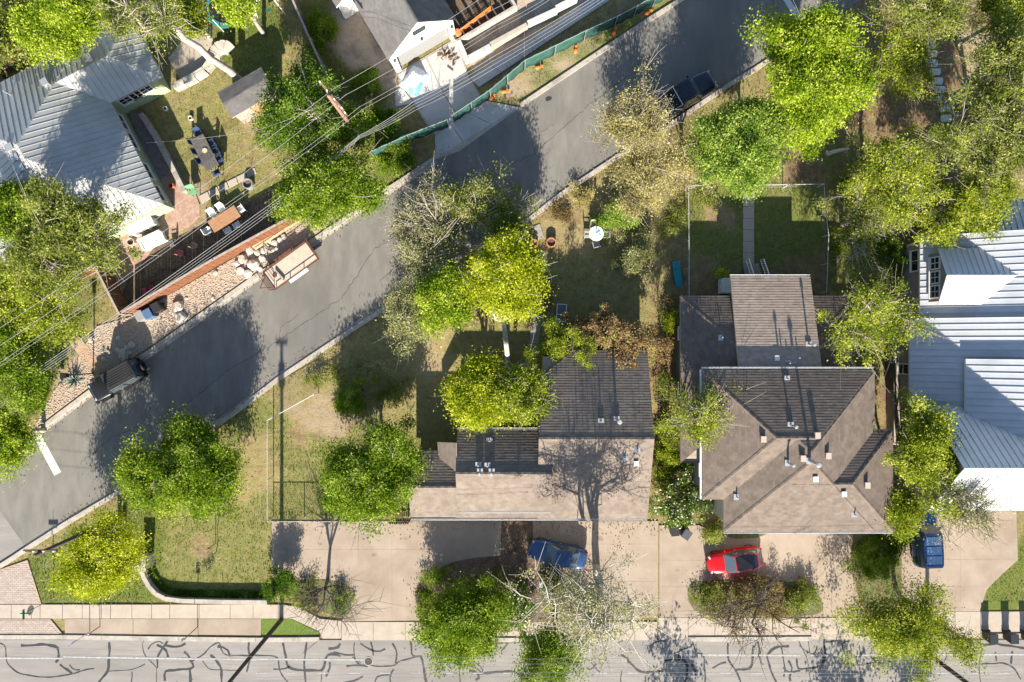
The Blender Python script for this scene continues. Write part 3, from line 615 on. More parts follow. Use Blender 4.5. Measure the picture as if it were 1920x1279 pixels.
# ---- house with the brown hip roofs (two storeys in front, one behind)
PT = .39
H3 = thing('brown_hip_roof_house', 'two storey house with brown shingled hip roofs beside the red car', 'house', P(1480,800))
o, plM, zr = hip_planes(13.34, 25.3, -11.1, -2.03, 5.45, PT)
o1, pl1, z1 = hip_planes(14.83, 25.41, -13.36, -2.12, 5.45, PT)
o2, pl2, z2 = hip_planes(15.5, 26.7, -13.33, -6.2, 5.445, PT)
orr, plr, zr_ = hip_planes(12.4, 25.3, -9.0, 3.33, 3.05, PT)
dM = shingle_roof(H3, plM, o, 5.6, M_SHINGB, M_CREAMW, hips(dict(s=plM['s'], n=plM['n'], w=plM['w']))); d1 = shingle_roof(H3, pl1, o1, 5.6, M_SHINGB, M_CREAMW, hips(dict(s=pl1['s'], e=pl1['e'], n=pl1['n'])) + hips(dict(s=pl1['s'], w=pl1['w']))); d2 = shingle_roof(H3, dict(s=pl2['s'], e=pl2['e'], n=pl2['n']), o2, 5.6, M_SHINGB, M_CREAMW, hips(dict(s=pl2['s'], e=pl2['e'], n=pl2['n'])))
dr = shingle_roof(H3, dict(n=plr['n'], e=plr['e'], w=plr['w']), orr, 2.9, M_SHINGB, M_CREAMW, hips(dict(n=plr['n'], e=plr['e'], w=plr['w'])))
shed = [(16.0,4.72,3.25), (21.87,4.72,3.25), (21.87,-1.9,5.12), (16.0,-1.9,5.12)]
ds = deck([shed], shed, 3, H3, M_CREAMW); shingles(shed, mat('sunlit shingle', (.235,.185,.15), (.285,.23,.19), 1.3, .92, island=.13), ds)  # stronger sun on the flatter shed slope is put into a lighter shingle colour
walls(H3, 13.75, 24.9, -10.7, -2.4, 5.4, M_GREYW); walls(H3, 15.2, 25.02, -12.95, -2.38, 5.38, M_CREAMW); walls(H3, 20, 26.3, -12.93, -6.6, 5.38, M_GREYW); walls(H3, 12.8, 24.95, -5, 2.9, 3.0, M_GREYW)
for y in (-9.4, -4.6): window(H3, (13.75, y, 4.2), .8, 1.2, 'w', (1, 2))
window(H3, (12.8, .6, 1.7), .9, 1.1, 'w', (1, 2)); window(H3, (13.75, -8.2, 1.6), .9, 1.2, 'w', (1, 2))
for x in (17, 20.5, 23.4): window(H3, (x, -12.95, 4.1), 1.3, 1.3, 's', (2, 2))
door = MB().box((21.2, -12.97, 1.15), (4.6, .06, 2.2)).build('garage_door', M_WHITE, H3, world=True); door = MB().box((16.3, -12.97, 1.05), (.95, .06, 2.05)).build('door', M_WOODD, H3, world=True)
gutter_run(H3, (14.83,-13.36,5.45), (26.7,-13.36,5.45)); gutter_run(H3, (21.87,4.74,3.25), (16.0,4.74,3.25)); gutter_run(H3, (25.4,-1.96,5.45), (13.3,-1.96,5.45)); gutter_run(H3, (13.31,-2.0,5.45), (13.31,-11.1,5.45))
for u, v, k, pl, d in ((1429,822,'box',plM['w'],dM),(1530,815,'box',pl1['n'],d1),(1550,853,'box',pl1['e'],d1),(1503,858,'box',pl1['w'],d1),(1527,897,'white',pl1['s'],d1),(1580,925,'white',pl1['s'],d1),(1623,908,'box',pl2['e'],d2),
                 (1477,868,'tall',pl1['w'],d1),(1517,864,'flue',pl1['w'],d1),(1381,932,'pipe',pl1['w'],d1),(1601,964,'pipe',pl1['s'],d1),(1482,797,'tall',plM['n'],dM),(1475,710,'pipe',plM['n'],dM),
                 (1477,681,'pipe',plr['n'],dr),(1516,646,'tall',shed,ds),(1455,671,'white',plr['n'],dr),(1392,678,'white',plr['w'],dr),(1525,678,'white',plr['e'],dr),(1352,633,'pipe',plr['w'],dr),(1495,671,'pipe',plr['n'],dr)): vent(d, pl, u, v, k)
# ---- long brown house with the gables
H2 = thing('long_brown_gable_house', 'long low house with brown shingled gable roofs behind the wide drive', 'house', P(1000,880))
def eave_rect(u0, u1, vf, vr, ze):
    k = (CAM_H-ze)/(CAM_H*PPM); return ((u0-960)*k, (u1-960)*k, (639.5-vf)*k, (639.5-vr)*k)
x0, x1, y0, y1 = eave_rect(1033, 1214, 972, 657, 3.0)
ob, pb, zb = gable_planes(x0-1.0, x1, y0, y1, 3.0, PT)
# the rear slope is cut diagonally at its left end
pn = pb['n']; x1b = x1; yr = (y0+y1)/2; zrr = zb
north = [(x1, yr, zrr), (x1, y1, 3.0), (P(1075,657,3.0)[0], y1, 3.0), (P(1011,706,3.6)[0], y1-2.0, 3.0+2.0*PT), (x0-1.0, yr, zrr)]
dB = deck([pb['s'], north], ob[:2]+[(x1,y1,3.0),(north[2][0],y1,3.0),(x0-1,y1-2.0,3.0)], 3.0, H2, M_CREAMW); shingles(pb['s'], M_SHINGG, dB); shingles(north, M_SHINGG, dB); ridge_caps([((x0-1,yr,zrr),(x1,yr,zrr))], M_SHINGG, dB)
walls(H2, x0-.6, x1-.4, y0+.45, y1-.45, 2.95, M_CREAMW)
for gxx in (x1-.42,): MB().add([(gxx,y0+.45,2.9),(gxx,y1-.45,2.9),(gxx,yr,zrr-.12),(gxx-.15,y0+.45,2.9),(gxx-.15,y1-.45,2.9),(gxx-.15,yr,zrr-.12)], [(0,1,2),(3,5,4),(0,2,5,3),(1,4,5,2)]).build('gable_wall', M_CREAMW, H2, world=True)
gutter_run(H2, (P(770,972,2.9)[0],y0-.02,2.98), (x1,y0-.02,2.98))
xa, xb, ya, yb = eave_rect(857, 1033.5, 958, 806, 3.6)
om, pm, zm = gable_planes(xa, xb, ya, yb, 3.6, .45); dC = shingle_roof(H2, pm, om, 3.6, M_SHINGG, M_CREAMW, [((xa,(ya+yb)/2,zm),(xb,(ya+yb)/2,zm))])
walls(H2, xa+.3, xb-.3, ya+.4, yb-.4, 3.5, M_CREAMW); gutter_run(H2, (xa,ya-.02,3.6), (xb,ya-.02,3.6)); gutter_run(H2, (xb,yb+.02,3.6), (xa,yb+.02,3.6))
for gxx in (xa+.3, xb-.3): MB().add([(gxx-.06,ya+.4,3.4),(gxx-.06,yb-.4,3.4),(gxx-.06,(ya+yb)/2,zm-.1),(gxx+.06,ya+.4,3.4),(gxx+.06,yb-.4,3.4),(gxx+.06,(ya+yb)/2,zm-.1)], [(0,2,1),(3,4,5),(0,3,5,2),(1,2,5,4)]).build('gable_wall', M_CREAMW, H2, world=True)
xc, xd, yc, yd = eave_rect(770, 857.5, 972, 846, 2.9)
ol, pll, zl = gable_planes(xc, xd+.3, yc+.03, yd, 2.9, .40); dD = shingle_roof(H2, pll, ol, 2.9, M_SHINGG, M_CREAMW, [((xc,(yc+yd)/2,zl),(xd,(yc+yd)/2,zl))]); walls(H2, xc+.35, xd, yc+.5, yd-.4, 2.85, M_CREAMW)
porch = [(xd-.1, yc+.02, 2.93), (x0, yc+.02, 2.93), (x0, yc+1.4, 3.4), (xd-.1, yc+1.4, 3.4)]; dp = deck([porch], porch, 2.9, H2, M_CREAMW, 'porch_roof'); shingles(porch, M_SHINGG, dp)
cross = [P(818,830,3.0), (P(818,830,3.0)[0], ya+3.0, 3.0), (xa+.1, ya+3.2, 4.3), (xa+.1, yb-.6, 4.3)]
cr = [(P(820,829,3.0)[0], P(820,829,3.0)[1], 3.0), (P(822,858,3.2)[0], P(822,858,3.2)[1], 3.0), (xa+.05, P(857,886,4.6)[1], 4.45), (xa+.05, P(857,830,4.3)[1], 4.45)]
dX = deck([cr], cr, 3, H2, M_CREAMW); shingles(cr, M_SHINGG, dX)
for x in (-2.4, 5.5, 8.5): window(H2, (x, y0+.45, 1.6), 1.4, 1.2, 's', (2, 2))
MB().box((3.2, y0+.42, 1.0), (.95, .06, 2.05)).build('door', M_WHITE, H2, world=True)
for x in (-6.6,): window(H2, (x, yc+.5, 1.6), 1.2, 1.1, 's', (2, 1))
for u, v, k, pl, d in ((1156,786,'flue',north,dB),(1127,790,'pipe',north,dB),(1172,858,'pipe',pb['s'],dB),(1192,868,'white',pb['s'],dB),(1195,842,'pipe',pb['s'],dB),(897,872,'pipe',pm['n'],dC),(900,884,'tall',pm['n'],dC),(922,884,'tall',pm['n'],dC),(914,873,'pipe',pm['n'],dC),(918,826,'pipe',pm['n'],dC)): vent(d, pl, u, v, k)
# slatted gate between tree and house
g = thing('slatted_side_gate', 'dark slatted gate at the left end of the long brown house', 'gate', P(757,970))
for i in range(9): MB().box((P(738+i*4,972)[0], P(738,972)[1], .85), (.1, .04, 1.6)).build('slat', M_BARKD, g, world=True)
for z in (.3, 1.45): MB().box((P(754,972)[0], P(738,972)[1]+.05, z), (1.5, .05, .09)).build('rail', M_BARKD, g, world=True)

# ---- white standing seam house at the right edge
H4 = thing('white_metal_roof_house', 'large house with white standing seam metal roofs at the right edge', 'house', P(1800,700))
def metal_plane(house, pl, m=M_METW, width=.47, out=None, fm=M_WHITE):
    d = deck([pl], out or pl, 0, house, fm); panels(pl, m, d, width); return d
XR = 44.0; p4 = .55
T1 = [(29.95,7.69,3.2), (29.95,1.55,3.2), (XR,1.55,3.2+p4*(XR-29.95)), (XR,7.69,3.2+p4*(XR-29.95))]; T1 = [(29.95,1.55,3.2), (XR-6,1.55,3.2+p4*(XR-6-29.95)), (XR-6,7.69,3.2+p4*(XR-6-29.95)), (29.95,7.69,3.2)]
metal_plane(H4, T1)
T2 = [(29.2,-4.75,3.2), (38,-4.75,3.2+p4*8.8), (38,1.66,3.2+p4*8.8), (29.2,1.66,3.2)]; metal_plane(H4, T2)
T3 = [(31.9,-8.2,5.3), (38.5,-8.2,5.3+p4*6.6), (38.5,-1.25,5.3+p4*6.6), (31.9,-1.25,5.3)]; metal_plane(H4, T3)
o4, pg, z4 = gable_planes(29.5, 42, -12.03, -4.6, 4.8, 1.05)
d4 = deck([pg['s'], pg['n']], o4, 4.8, H4, M_WHITE); panels(pg['s'], M_METW, d4, .45); panels(pg['n'], M_METW, d4, .45)
MB().add([(29.8,-11.7,4.7),(29.8,-4.9,4.7),(29.8,-8.31,8.3),(29.9,-11.7,4.7),(29.9,-4.9,4.7),(29.9,-8.31,8.3)], [(0,2,1),(3,4,5),(0,3,5,2),(1,2,5,4)]).build('gable_wall', M_TAUPEW, H4, world=True)
walls(H4, 29.8, 41, -11.6, -4.95, 4.75, M_TAUPEW); walls(H4, 29.5, 38, -5, 1.5, 3.2, M_TAUPEW); walls(H4, 30.2, 37.8, 1.4, 7.4, 3.25, M_TAUPEW); walls(H4, 32.2, 38, -7.5, -1.5, 5.3, M_TAUPEW, 3)
for y in (-3.4, -4.5): window(H4, (32.2, y, 4.75), .8, .75, 'w', (2, 2))
window(H4, (29.5, -2.1, 2.0), .7, 1.3, 'w'); window(H4, (30.2, 6.0, 2.2), 1.5, .9, 'w', (2, 1))
for x in (33, 36): window(H4, (x, -11.6, 2.2), 1.5, 1.3, 's', (2, 2))
# dormer
yA, yB = P(1758,466,5.0)[1], P(1761,571,5.0)[1]; ym = (yA+yB)/2; xe = 33.4
DN = [(30.1,yA,5.0), (30.1,ym,6.0), (35.05,ym,6.0), (33.25,yA,5.0)]; DS = [(30.1,yB,5.0), (33.25,yB,5.0), (35.05,ym,6.0), (30.1,ym,6.0)]
dd = deck([DN], [], 0, H4, M_WHITE, 'dormer_roof'); panels(DN, M_METW, dd, .42); dd = deck([DS], [], 0, H4, M_WHITE, 'dormer_roof'); panels(DS, M_METW, dd, .42)
MB().add([(30.4,yB+.25,3.3),(30.4,yA-.25,3.3),(30.4,yA-.25,4.95),(30.4,ym,5.9),(30.4,yB+.25,4.95)] + [(33,yB+.25,3.3),(33,yA-.25,3.3),(33,yA-.25,4.95),(33,ym,5.9),(33,yB+.25,4.95)], [(0,4,3,2,1),(5,6,7,8,9),(0,5,9,4),(1,2,7,6),(2,3,8,7),(3,4,9,8)]).build('dormer_wall', M_TAUPEW, H4, world=True)
for k in (-1, 0, 1): window(H4, (30.4, ym+k*1.02, 4.3), .8, 1.05, 'w', (2, 2))
NS = [(32.6,7.72,3.9), (40,7.72,3.9), (40,10.5,2.9), (32.6,10.5,2.9)]; metal_plane(H4, NS); walls(H4, 33, 39, 7.5, 10.2, 2.9, M_WHITE)
# low walled passage beside the house
fw = thing('side_yard_wall', 'narrow grey wall along the passage left of the metal roofed house', 'wall', P(1672,760)); MB().box((29.35,-4.0,.5), (.18,7.4,1.1)).build('wall_body', M_TAUPEW, fw, world=True); MB().box((29.35,-4.0,1.08), (.28,7.5,.08)).build('coping', M_KERB, fw, world=True)

# ---- grey standing seam house, top left (its frame: x along the short walls, y along the ridge side)
TH = math.atan2(.46, .89)
H1c = P(100, 240, 0); H1 = thing('grey_metal_roof_house', 'sage green house with grey standing seam hip roof at top left', 'house', (H1c[0], H1c[1], 0), TH)
def loc1(u, v, z):                             # photo pixel at height z -> the house's own frame
    x, y, _ = P(u, v, z); dx, dy = x-H1c[0], y-H1c[1]; c, s = math.cos(-TH), math.sin(-TH); return (dx*c - dy*s, dx*s + dy*c)
ze = 3.1; E = loc1(309,381,ze); V1 = loc1(207,197,ze); W2 = loc1(302,141,ze); TN = loc1(0,158,ze); TN2 = loc1(150,75,ze)
xe = (E[0]+V1[0])/2; ys = E[1]; ytop = (TN[1]+TN2[1])/2; yw = (V1[1]+W2[1])/2
pt1 = .42; xw = xe - (ytop-ys)*.92
oA, pA, zA = hip_planes(xw, xe, ys, ytop, ze, pt1); oB, pB, zB = hip_planes(xe-6, W2[0], yw, ytop-.04, ze, pt1)
dA = deck(list(pA.values()), oA, ze, H1, M_GALV, world=False)
for k in pA: panels(pA[k], M_METG, dA, .44, world=False, rib=.035)
dBb = deck([pB['s'],pB['n'],pB['e']], oB, ze, H1, M_GALV, 'wing_roof', world=False)
for k in 'sne': panels(pB[k], M_METG, dBb, .44, world=False, rib=.035)
MB().box(((xw+xe)/2, (ys+ytop)/2, 1.45), (xe-xw-1.0, ytop-ys-1.0, 3.1)).build('wall', M_GREENW, H1)
MB().box(((xe-6+W2[0]-.5)/2, (yw+ytop)/2, 1.44), (W2[0]-xe+5.5-.5, ytop-yw-1.0, 3.08)).build('wall', M_GREENW, H1)
def win1(x, y, z, w, h, f, mu):
    ang = {'s': 0, 'e': math.pi/2}[f] + TH; c, s = math.cos(TH), math.sin(TH); window(H1, (H1c[0]+x*c-y*s, H1c[1]+x*s+y*c, z), w, h, ang, mu)
win1(W2[0]-2.3, yw+.5, 1.9, 1.7, 1.2, 's', (4, 3)); win1(xe+1.0, yw+.5, 1.9, 1.7, 1.2, 's', (4, 3))
for k in (1.5, 3.4, 6.0, 7.6): win1(xe-.5, ys+k, 1.8, 1.3, 1.3, 'e', (2, 2))
for k in (1.2, 3.2): win1(W2[0]-.5, yw+k+.5, 1.9, 1.2, 1.0, 'e', (2, 2))
for u, v in ((23,278),(33,297),(44,317)):      # three square vents by the ridge
    a = loc1(u, v, zA-.4); MB().box((a[0], a[1], zA-.3), (.42,.42,.4), 0, 0, .9).box((a[0], a[1], zA-.08), (.5,.5,.06)).build('vent', M_GALV, dA)
for u, v in ((87,156),(168,110)): a = loc1(u, v, zB); MB().box((a[0], a[1], zB), (.42,.42,.5), 0, 0, .9).box((a[0], a[1], zB+.27), (.5,.5,.06)).build('vent', M_GALV, dBb)
for u, v, z in ((158,290,4.3),(19,177,3.9),(130,122,3.9)): a = loc1(u, v, z); MB().tube([(a[0],a[1],z-.6),(a[0],a[1],z+.7)], .06, 8).build('vent_pipe', M_GALV, dA)

# ---- white gabled house with the garage, top centre
TH5 = math.atan2(66, 111); c5 = P(744,138); H5 = thing('white_gabled_house', 'white house with dark shingled gable roof and open garage front', 'house', (c5[0], c5[1], 0), TH5)
w5, L5, e5, pt5 = 5.4, 12.0, 3.4, .95; ov = .22
o5 = [(-ov,-ov,e5-ov*pt5),(w5+ov,-ov,e5-ov*pt5),(w5+ov,L5,e5-ov*pt5),(-ov,L5,e5-ov*pt5)]; r5 = e5+w5/2*pt5
W_ = [o5[3], o5[0], (w5/2,-ov,r5), (w5/2,L5,r5)]; E_ = [o5[1], o5[2], (w5/2,L5,r5), (w5/2,-ov,r5)]
d5 = deck([W_, E_], [], 0, H5, M_WHITE, world=False); shingles(W_, M_SHINGC, d5, world=False); shingles(E_, M_SHINGC, d5, world=False); ridge_caps([((w5/2,-ov,r5),(w5/2,L5,r5))], M_SHINGC, d5, world=False)
mb = MB()                                      # front wall with the garage opening, side walls, back
for (a, b, z0, z1) in ((0,.45,0,2.5),(w5-.45,w5,0,2.5),(0,w5,2.5,3.4)): mb.box(((a+b)/2, .12, (z0+z1)/2), (b-a-.002, .24, z1-z0))
mb.add([(0,0,3.39),(w5,0,3.39),(w5/2,0,r5-.08),(0,.24,3.39),(w5,.24,3.39),(w5/2,.24,r5-.08)], [(0,1,2),(5,4,3),(0,2,5,3),(1,4,5,2)])
mb.box((.12, L5/2+.12, 1.69), (.235, L5-.25, 3.38)).box((w5-.12, L5/2+.12, 1.69), (.235, L5-.25, 3.38)).box((w5/2, L5-.1, 1.68), (w5-.5, .2, 3.36))
mb.build('wall', M_OFFW, H5)
for i in range(4): MB().box((w5/2, .32, .32+i*.56), (w5-.92, .05, .545)).build('garage_door_panel', mat('grey garage door', (.2,.2,.2), rough=.5), H5)
MB().box((w5/2, 0.0, 4.35), (.9, .06, .42)).build('gable_window', M_GLASS, H5); MB().box((w5/2, -.015, 4.6), (1.0,.06,.06)).box((w5/2,-.015,4.1), (1.0,.06,.06)).box((w5/2-.48,-.015,4.35), (.06,.06,.45)).box((w5/2+.48,-.015,4.35), (.06,.06,.45)).box((w5/2,-.015,4.35), (.03,.06,.42)).build('window_frame', M_BLACK, H5)
for x in (.22, w5-.22, w5/2): MB().box((x, -.08, 2.3 if x != w5/2 else 3.1), (.14, .16, .26)).build('wall_lamp', M_BLACK, H5)
mb = [(-ov-.02,4.3,3.25), (-ov-.02,12,3.25), (-1.7,12,2.8), (-1.7,4.3,2.8)]; wg = [(-1.5,L5,3.0),(-1.5,5.2,3.0),(1.1,5.2,4.75),(1.1,L5,4.75)]
dwg = deck([wg], wg, 0, H5, M_WHITE, 'side_roof', world=False); panels(wg, M_METD, dwg, .5, world=False); MB().box((-.55, 8.8, 1.5), (1.5, 6.2, 3.0)).build('wall', M_OFFW, H5)
MB().tube([(1.2,7.5,4.0),(1.2,7.5,5.4)], .06, 8).build('vent_pipe', M_GALV, d5)
# ---- dark roofed house showing at the top left corner
H6 = thing('dark_corner_house', 'dark roofed building with white trim under trees in the top left corner', 'house', P(10,70), R(28))
o6, p6, z6 = gable_planes(-6, 4.0, -2.6, 2.6, 2.7, .35); d6 = deck(list(p6.values()), o6, 0, H6, M_WHITE, world=False); shingles(p6['s'], M_SHINGC, d6, world=False); shingles(p6['n'], M_SHINGC, d6, world=False)
MB().box((-1, 0, 1.3), (9.2, 4.4, 2.7)).build('wall', M_OFFW, H6)
# ---- small shed with a grey roof by the top left lawn
H7 = thing('garden_shed', 'small shed with grey shingled roof under the dark green trees', 'shed', P(482,192), R(30))
o7, p7, z7 = gable_planes(-1.9, 1.9, -1.1, 1.1, 2.1, .3); d7 = deck(list(p7.values()), o7, 0, H7, M_WOODT, world=False); shingles(p7['s'], M_SHINGC, d7, world=False); shingles(p7['n'], M_SHINGC, d7, world=False); MB().box((0,0,1.02), (3.4,1.9,2.1)).build('wall', M_WOODT, H7); MB().box((0,-.97,.95), (.9,.05,1.8)).build('door', M_WOODD, H7)
# ---- house being built, top centre
H8 = thing('half_built_house', 'unfinished house frame with dark open floor above the concrete blocks', 'house', P(880,30), TH5)
for a, b, c_, d_ in ((-2.2,3.4,-1.6,-1.4),(-2.2,-2.0,-1.4,5),(3.2,3.4,-1.4,5)): MB().box(((a+b)/2,(c_+d_)/2,.35), (b-a,d_-c_,.9)).build('stem_wall', M_KERB, H8)
MB().box((.6,1.8,.06), (5.2,6.3,.1)).build('floor', M_SOIL, H8)
for i in range(8): MB().box((-1.9+i*.72, 1.8, .72), (.07,6.2,.16)).build('joist', M_BARKD, H8)
# ------------------------------------------------------------------ trees and shrubs
LM = dict(
 lime=leafmat('lime leaf', (.12,.195,.012), (.34,.43,.030), (.47,.53,.09), .45),
 yellow=leafmat('yellow green leaf', (.20,.25,.010), (.45,.49,.026), (.56,.57,.10), .47),
 green=leafmat('fresh green leaf', (.070,.130,.006), (.215,.30,.026), (.35,.42,.08), .42),
 mint=leafmat('light green leaf', (.105,.185,.022), (.27,.365,.055), (.38,.46,.11), .42),
 deep=leafmat('deep green leaf', (.035,.075,.006), (.12,.20,.020), (.22,.30,.05), .35),
 oak=leafmat('olive leaf', (.095,.125,.018), (.26,.29,.055), (.38,.40,.12), .42),
 oaklime=leafmat('olive lime leaf', (.11,.155,.010), (.32,.365,.035), (.44,.47,.09), .42),
 sage=leafmat('sage leaf', (.16,.17,.062), (.33,.33,.145), (.43,.42,.21), .38),
 khaki=leafmat('khaki bud', (.20,.175,.06), (.41,.36,.13), (.52,.47,.21), .38),
 pale=leafmat('pale willow leaf', (.19,.19,.085), (.37,.36,.175), (.48,.46,.26), .38),
 red=leafmat('red brown leaf', (.16,.12,.04), (.40,.25,.14), (.27,.32,.06), .38),
 russet=leafmat('russet bud', (.12,.085,.035), (.26,.20,.085), (.24,.25,.06), .3),
 cream=leafmat('cream blossom', (.45,.42,.28), (.62,.60,.45), None, .2),
 pink=leafmat('pink blossom', (.38,.06,.18), (.5,.14,.3), None, .3))
def leaves(centres, spread, per, size, rng, flat=.7, aspect=.5, upbias=.7):
    n = len(centres)*per; c = np.repeat(centres, per, 0); sp = np.repeat(np.broadcast_to(spread, (len(centres),)), per)[:, None]
    p = c + rng.standard_normal((n, 3))*sp*np.array([1, 1, flat])
    nrm = rng.standard_normal((n, 3)); nrm[:, 2] = np.abs(nrm[:, 2]) + upbias; nrm /= np.linalg.norm(nrm, axis=1)[:, None]
    a = rng.standard_normal((n, 3)); a -= nrm*(a*nrm).sum(1)[:, None]; a /= np.linalg.norm(a, axis=1)[:, None]; b = np.cross(nrm, a)
    L = (size*rng.uniform(.45, 1.5, n))[:, None]; W = L*aspect; bend = nrm*L*.18
    V = np.stack([p - a*L - bend, p + a*L*.55 - b*W*1.2, p + a*L*.55 + b*W*1.2], 1).reshape(-1, 3); i = np.arange(n)*3
    return V, np.stack([i, i+1, i+2], 1)
def crown_points(rng, n, c, rx, ry, rz, shell=.5, lobes=.22):
    d = rng.standard_normal((n, 3)); d[:, 2] = d[:, 2]*.9 + .15; d /= np.linalg.norm(d, axis=1)[:, None]
    ph = np.arctan2(d[:, 1], d[:, 0]); k = rng.uniform(0, 6.28, 4)
    m = 1 + lobes*(np.sin(3*ph+k[0])*.5 + np.sin(5*ph+k[1])*.45 + np.sin(2*ph+k[2]+2*d[:, 2])*.4 + np.sin(9*ph+k[3])*.3)
    r = rng.uniform(0, 1, n)**shell*m
    return np.array(c) + d*r[:, None]*np.array([rx, ry, rz])
def curve(a, b, rng, bend=.12, n=5, sag=0.0):
    a, b = np.array(a), np.array(b); t = np.linspace(0, 1, n)[:, None]; L = np.linalg.norm(b-a)
    off = rng.standard_normal(3)*bend*L; off2 = rng.standard_normal((n, 3))*bend*L*.18; off2[0] = off2[-1] = 0
    return a*(1-t) + b*t + off*np.sin(np.pi*t) + off2 + np.array([0, 0, sag])*np.sin(np.pi*t)
def tree(name, label, u, v, z, r, leaf, base=None, nclump=110, per=120, size=.13, spread=.42, shell=.45, ry=None, rz=.55, bark=None, twigs=2, trunk=.17, fork=.42, seed=None, lobes=.2, cat='tree', group=None, aspect=.5, limbs=6, flower=None, fl_n=0, trunkpath=None, flat=.7, twig_r=.012, thick=1.0, clump=.9, LS=.62, LP=2.35, SP=.8, dense=False):
    if dense: LP, SP, clump, nclump = 2.6, .95, .95, int(nclump*1.25)
    rng = np.random.default_rng(seed if seed is not None else int(u*7+v*13)); bark = bark or M_BARK
    k = (CAM_H-z)/(CAM_H*PPM); C = np.array(P(u, v, z)); rx = r*k; ryy = (ry or r)*k; rzz = max(.35, (rx+ryy)/2*rz)
    if z - rzz < .25 and cat == 'tree': rzz = max(.5, z-.3)
    B = np.array(P(*base)) if base else np.array([C[0]*1.0 + rng.normal(0,.2), C[1] + rng.normal(0,.2), 0.0])
    root = thing(name, label, cat, tuple(B), 0, group)
    if cat == 'tree': rx, ryy, lobes = rx*.93, ryy*.93, lobes*1.8
    nb = max(6, nclump//(14 if dense else 11)); bo = crown_points(rng, nb, C, rx*.76, ryy*.76, rzz*.78, shell*.8, lobes); bo = C + (bo - C)*rng.uniform(.72, 1.22, nb)[:, None]*np.array([1, 1, .9]); bi = rng.integers(0, nb, nclump)
    bs = rng.uniform(.45, 1.25, nb)*(rx*ryy*rzz)**(1/3)*.92/nb**(1/3)
    cl = bo[bi] + rng.standard_normal((nclump, 3))*bs[bi][:, None]*np.array([.85, .85, .5])*clump; cl[:, 2] = np.maximum(cl[:, 2], .2)
    tb = MB(); fk = B*(1-fork) + C*fork; fk[:2] = B[:2]*.75 + C[:2]*.25 if not trunkpath else fk[:2]
    if trunkpath: tp = [np.array(P(*q)) for q in trunkpath]; tp = [tp[0]] + [x for i in range(1, len(tp)) for x in ((tp[i-1]+tp[i])/2 + rng.standard_normal(3)*.06, tp[i])]; fk = tp[-1]
    else: tp = curve(B - (0,0,.1), fk, rng, .05, 5)
    tb.tube(tp, np.linspace(trunk*1.15, trunk*.78, len(tp)), 9); tb.build('trunk', bark, root, world=True, smooth=True)
    bb = MB(); nodes = [np.array(fk)]; order = np.argsort(np.linalg.norm(bo - fk, axis=1)); tipr = {}
    for n_, i in enumerate(order):             # boughs grow outward, each from the nearest wood already there
        e = bo[i]; nd = np.array(nodes); s = nd[0] if n_ < limbs//2 else nd[np.argmin(np.linalg.norm(nd - e, axis=1) + .35*np.linalg.norm(nd - nd[0], axis=1))]
        far = min(1.0, np.linalg.norm(s - nd[0])/max(rx, .5)); r0 = trunk*.6*(1 - .72*far); q = curve(s, e, rng, .10, 6, .06*rx)
        bb.tube(q, np.linspace(r0, max(.012, r0*.3), 6)*thick, 6); nodes += list(q[2:]); tipr[i] = q
    for c, i in zip(cl, bi):
        if twigs:
            s = tipr[i][rng.integers(2, 6)]; q = curve(s, c, rng, .14, 4); bb.tube(q, np.array([2.6, 2.0, 1.4, .8])*twig_r*thick, 4, False)
            for _ in range(twigs-1):
                d = (c - s)*.5 + rng.standard_normal(3)*np.array([1, 1, .5])*spread*1.4; f = q[rng.integers(1, 4)]
                bb.tube([f, f + d*.55 + rng.standard_normal(3)*.05, f + d], np.array([1.4, 1.0, .5])*twig_r*thick, 3, False)
    bb.build('branches', bark, root, world=True, smooth=True, kind='stuff')
    if per:
        V, F = leaves(cl, rng.uniform(.6, 1.35, len(cl))*spread*SP, int(per*LP), size*LS, rng, flat, aspect); V[:, 2] = np.maximum(V[:, 2], .03)
        tag(npmesh('crown', V - B, F, LM[leaf], root), kind='stuff')
    if flower:
        top = cl[np.argsort(-cl[:, 2] + rng.normal(0, .3, len(cl)))[:max(8, len(cl)*2//3)]] + (0, 0, spread*.55)
        V, F = leaves(top, spread, fl_n, size*.8, rng, .5, .9); tag(npmesh('blossom', V - B, F, LM[flower], root), kind='stuff')
    return root
def shrub(name, label, u, v, r, leaf, h=1.2, ry=None, n=40, per=90, size=.09, spread=.25, bark=None, cat='shrub', **kw):
    return tree(name, label, u, v, h*.55, r, leaf, nclump=n, per=per, size=size, spread=spread, ry=ry, rz=h*.5/max(.2, (r+(ry or r))/2/PPM), bark=bark or M_BARKD, trunk=.04, fork=.3, limbs=4, twigs=1, cat=cat, shell=.4, lobes=.12, **kw)
G = 'trees in the yards'
# left edge and the grey metal roofed house
tree('lime_tree', 'bright lime crown at the top left overhanging the grey metal roof', 125,48,6.5,82,'lime', ry=60, nclump=120, per=150, dense=True)
tree('olive_tree', 'olive green crown filling the top left corner', 12,55,5.0,62,'oak', ry=70, nclump=80, per=120)
shrub('flowering_shrub', 'pink flowered shrub at the left edge by the grey roof', 18,132,30,'deep', 2.2, flower='pink', fl_n=26, n=30)
tree('leaning_oak', 'pale leaning oak with long bare trunk over the stone steps', 275,30,7.2,100,'oak', ry=46, trunkpath=[(462,158,0),(430,132,2.2),(392,108,4.0),(345,72,5.6),(315,40,6.4)], base=(462,158), nclump=80, per=42, size=.11, twigs=4, trunk=.26, limbs=9, bark=M_BARKL, seed=3, thick=1.2)
tree('lime_tree', 'lime crown at the top edge above the trampoline', 450,2,4.5,46,'lime', ry=30, nclump=60)
tree('small_tree', 'small olive tree between leaning oak and trampoline', 350,25,4.0,42,'oaklime', ry=38, nclump=55)
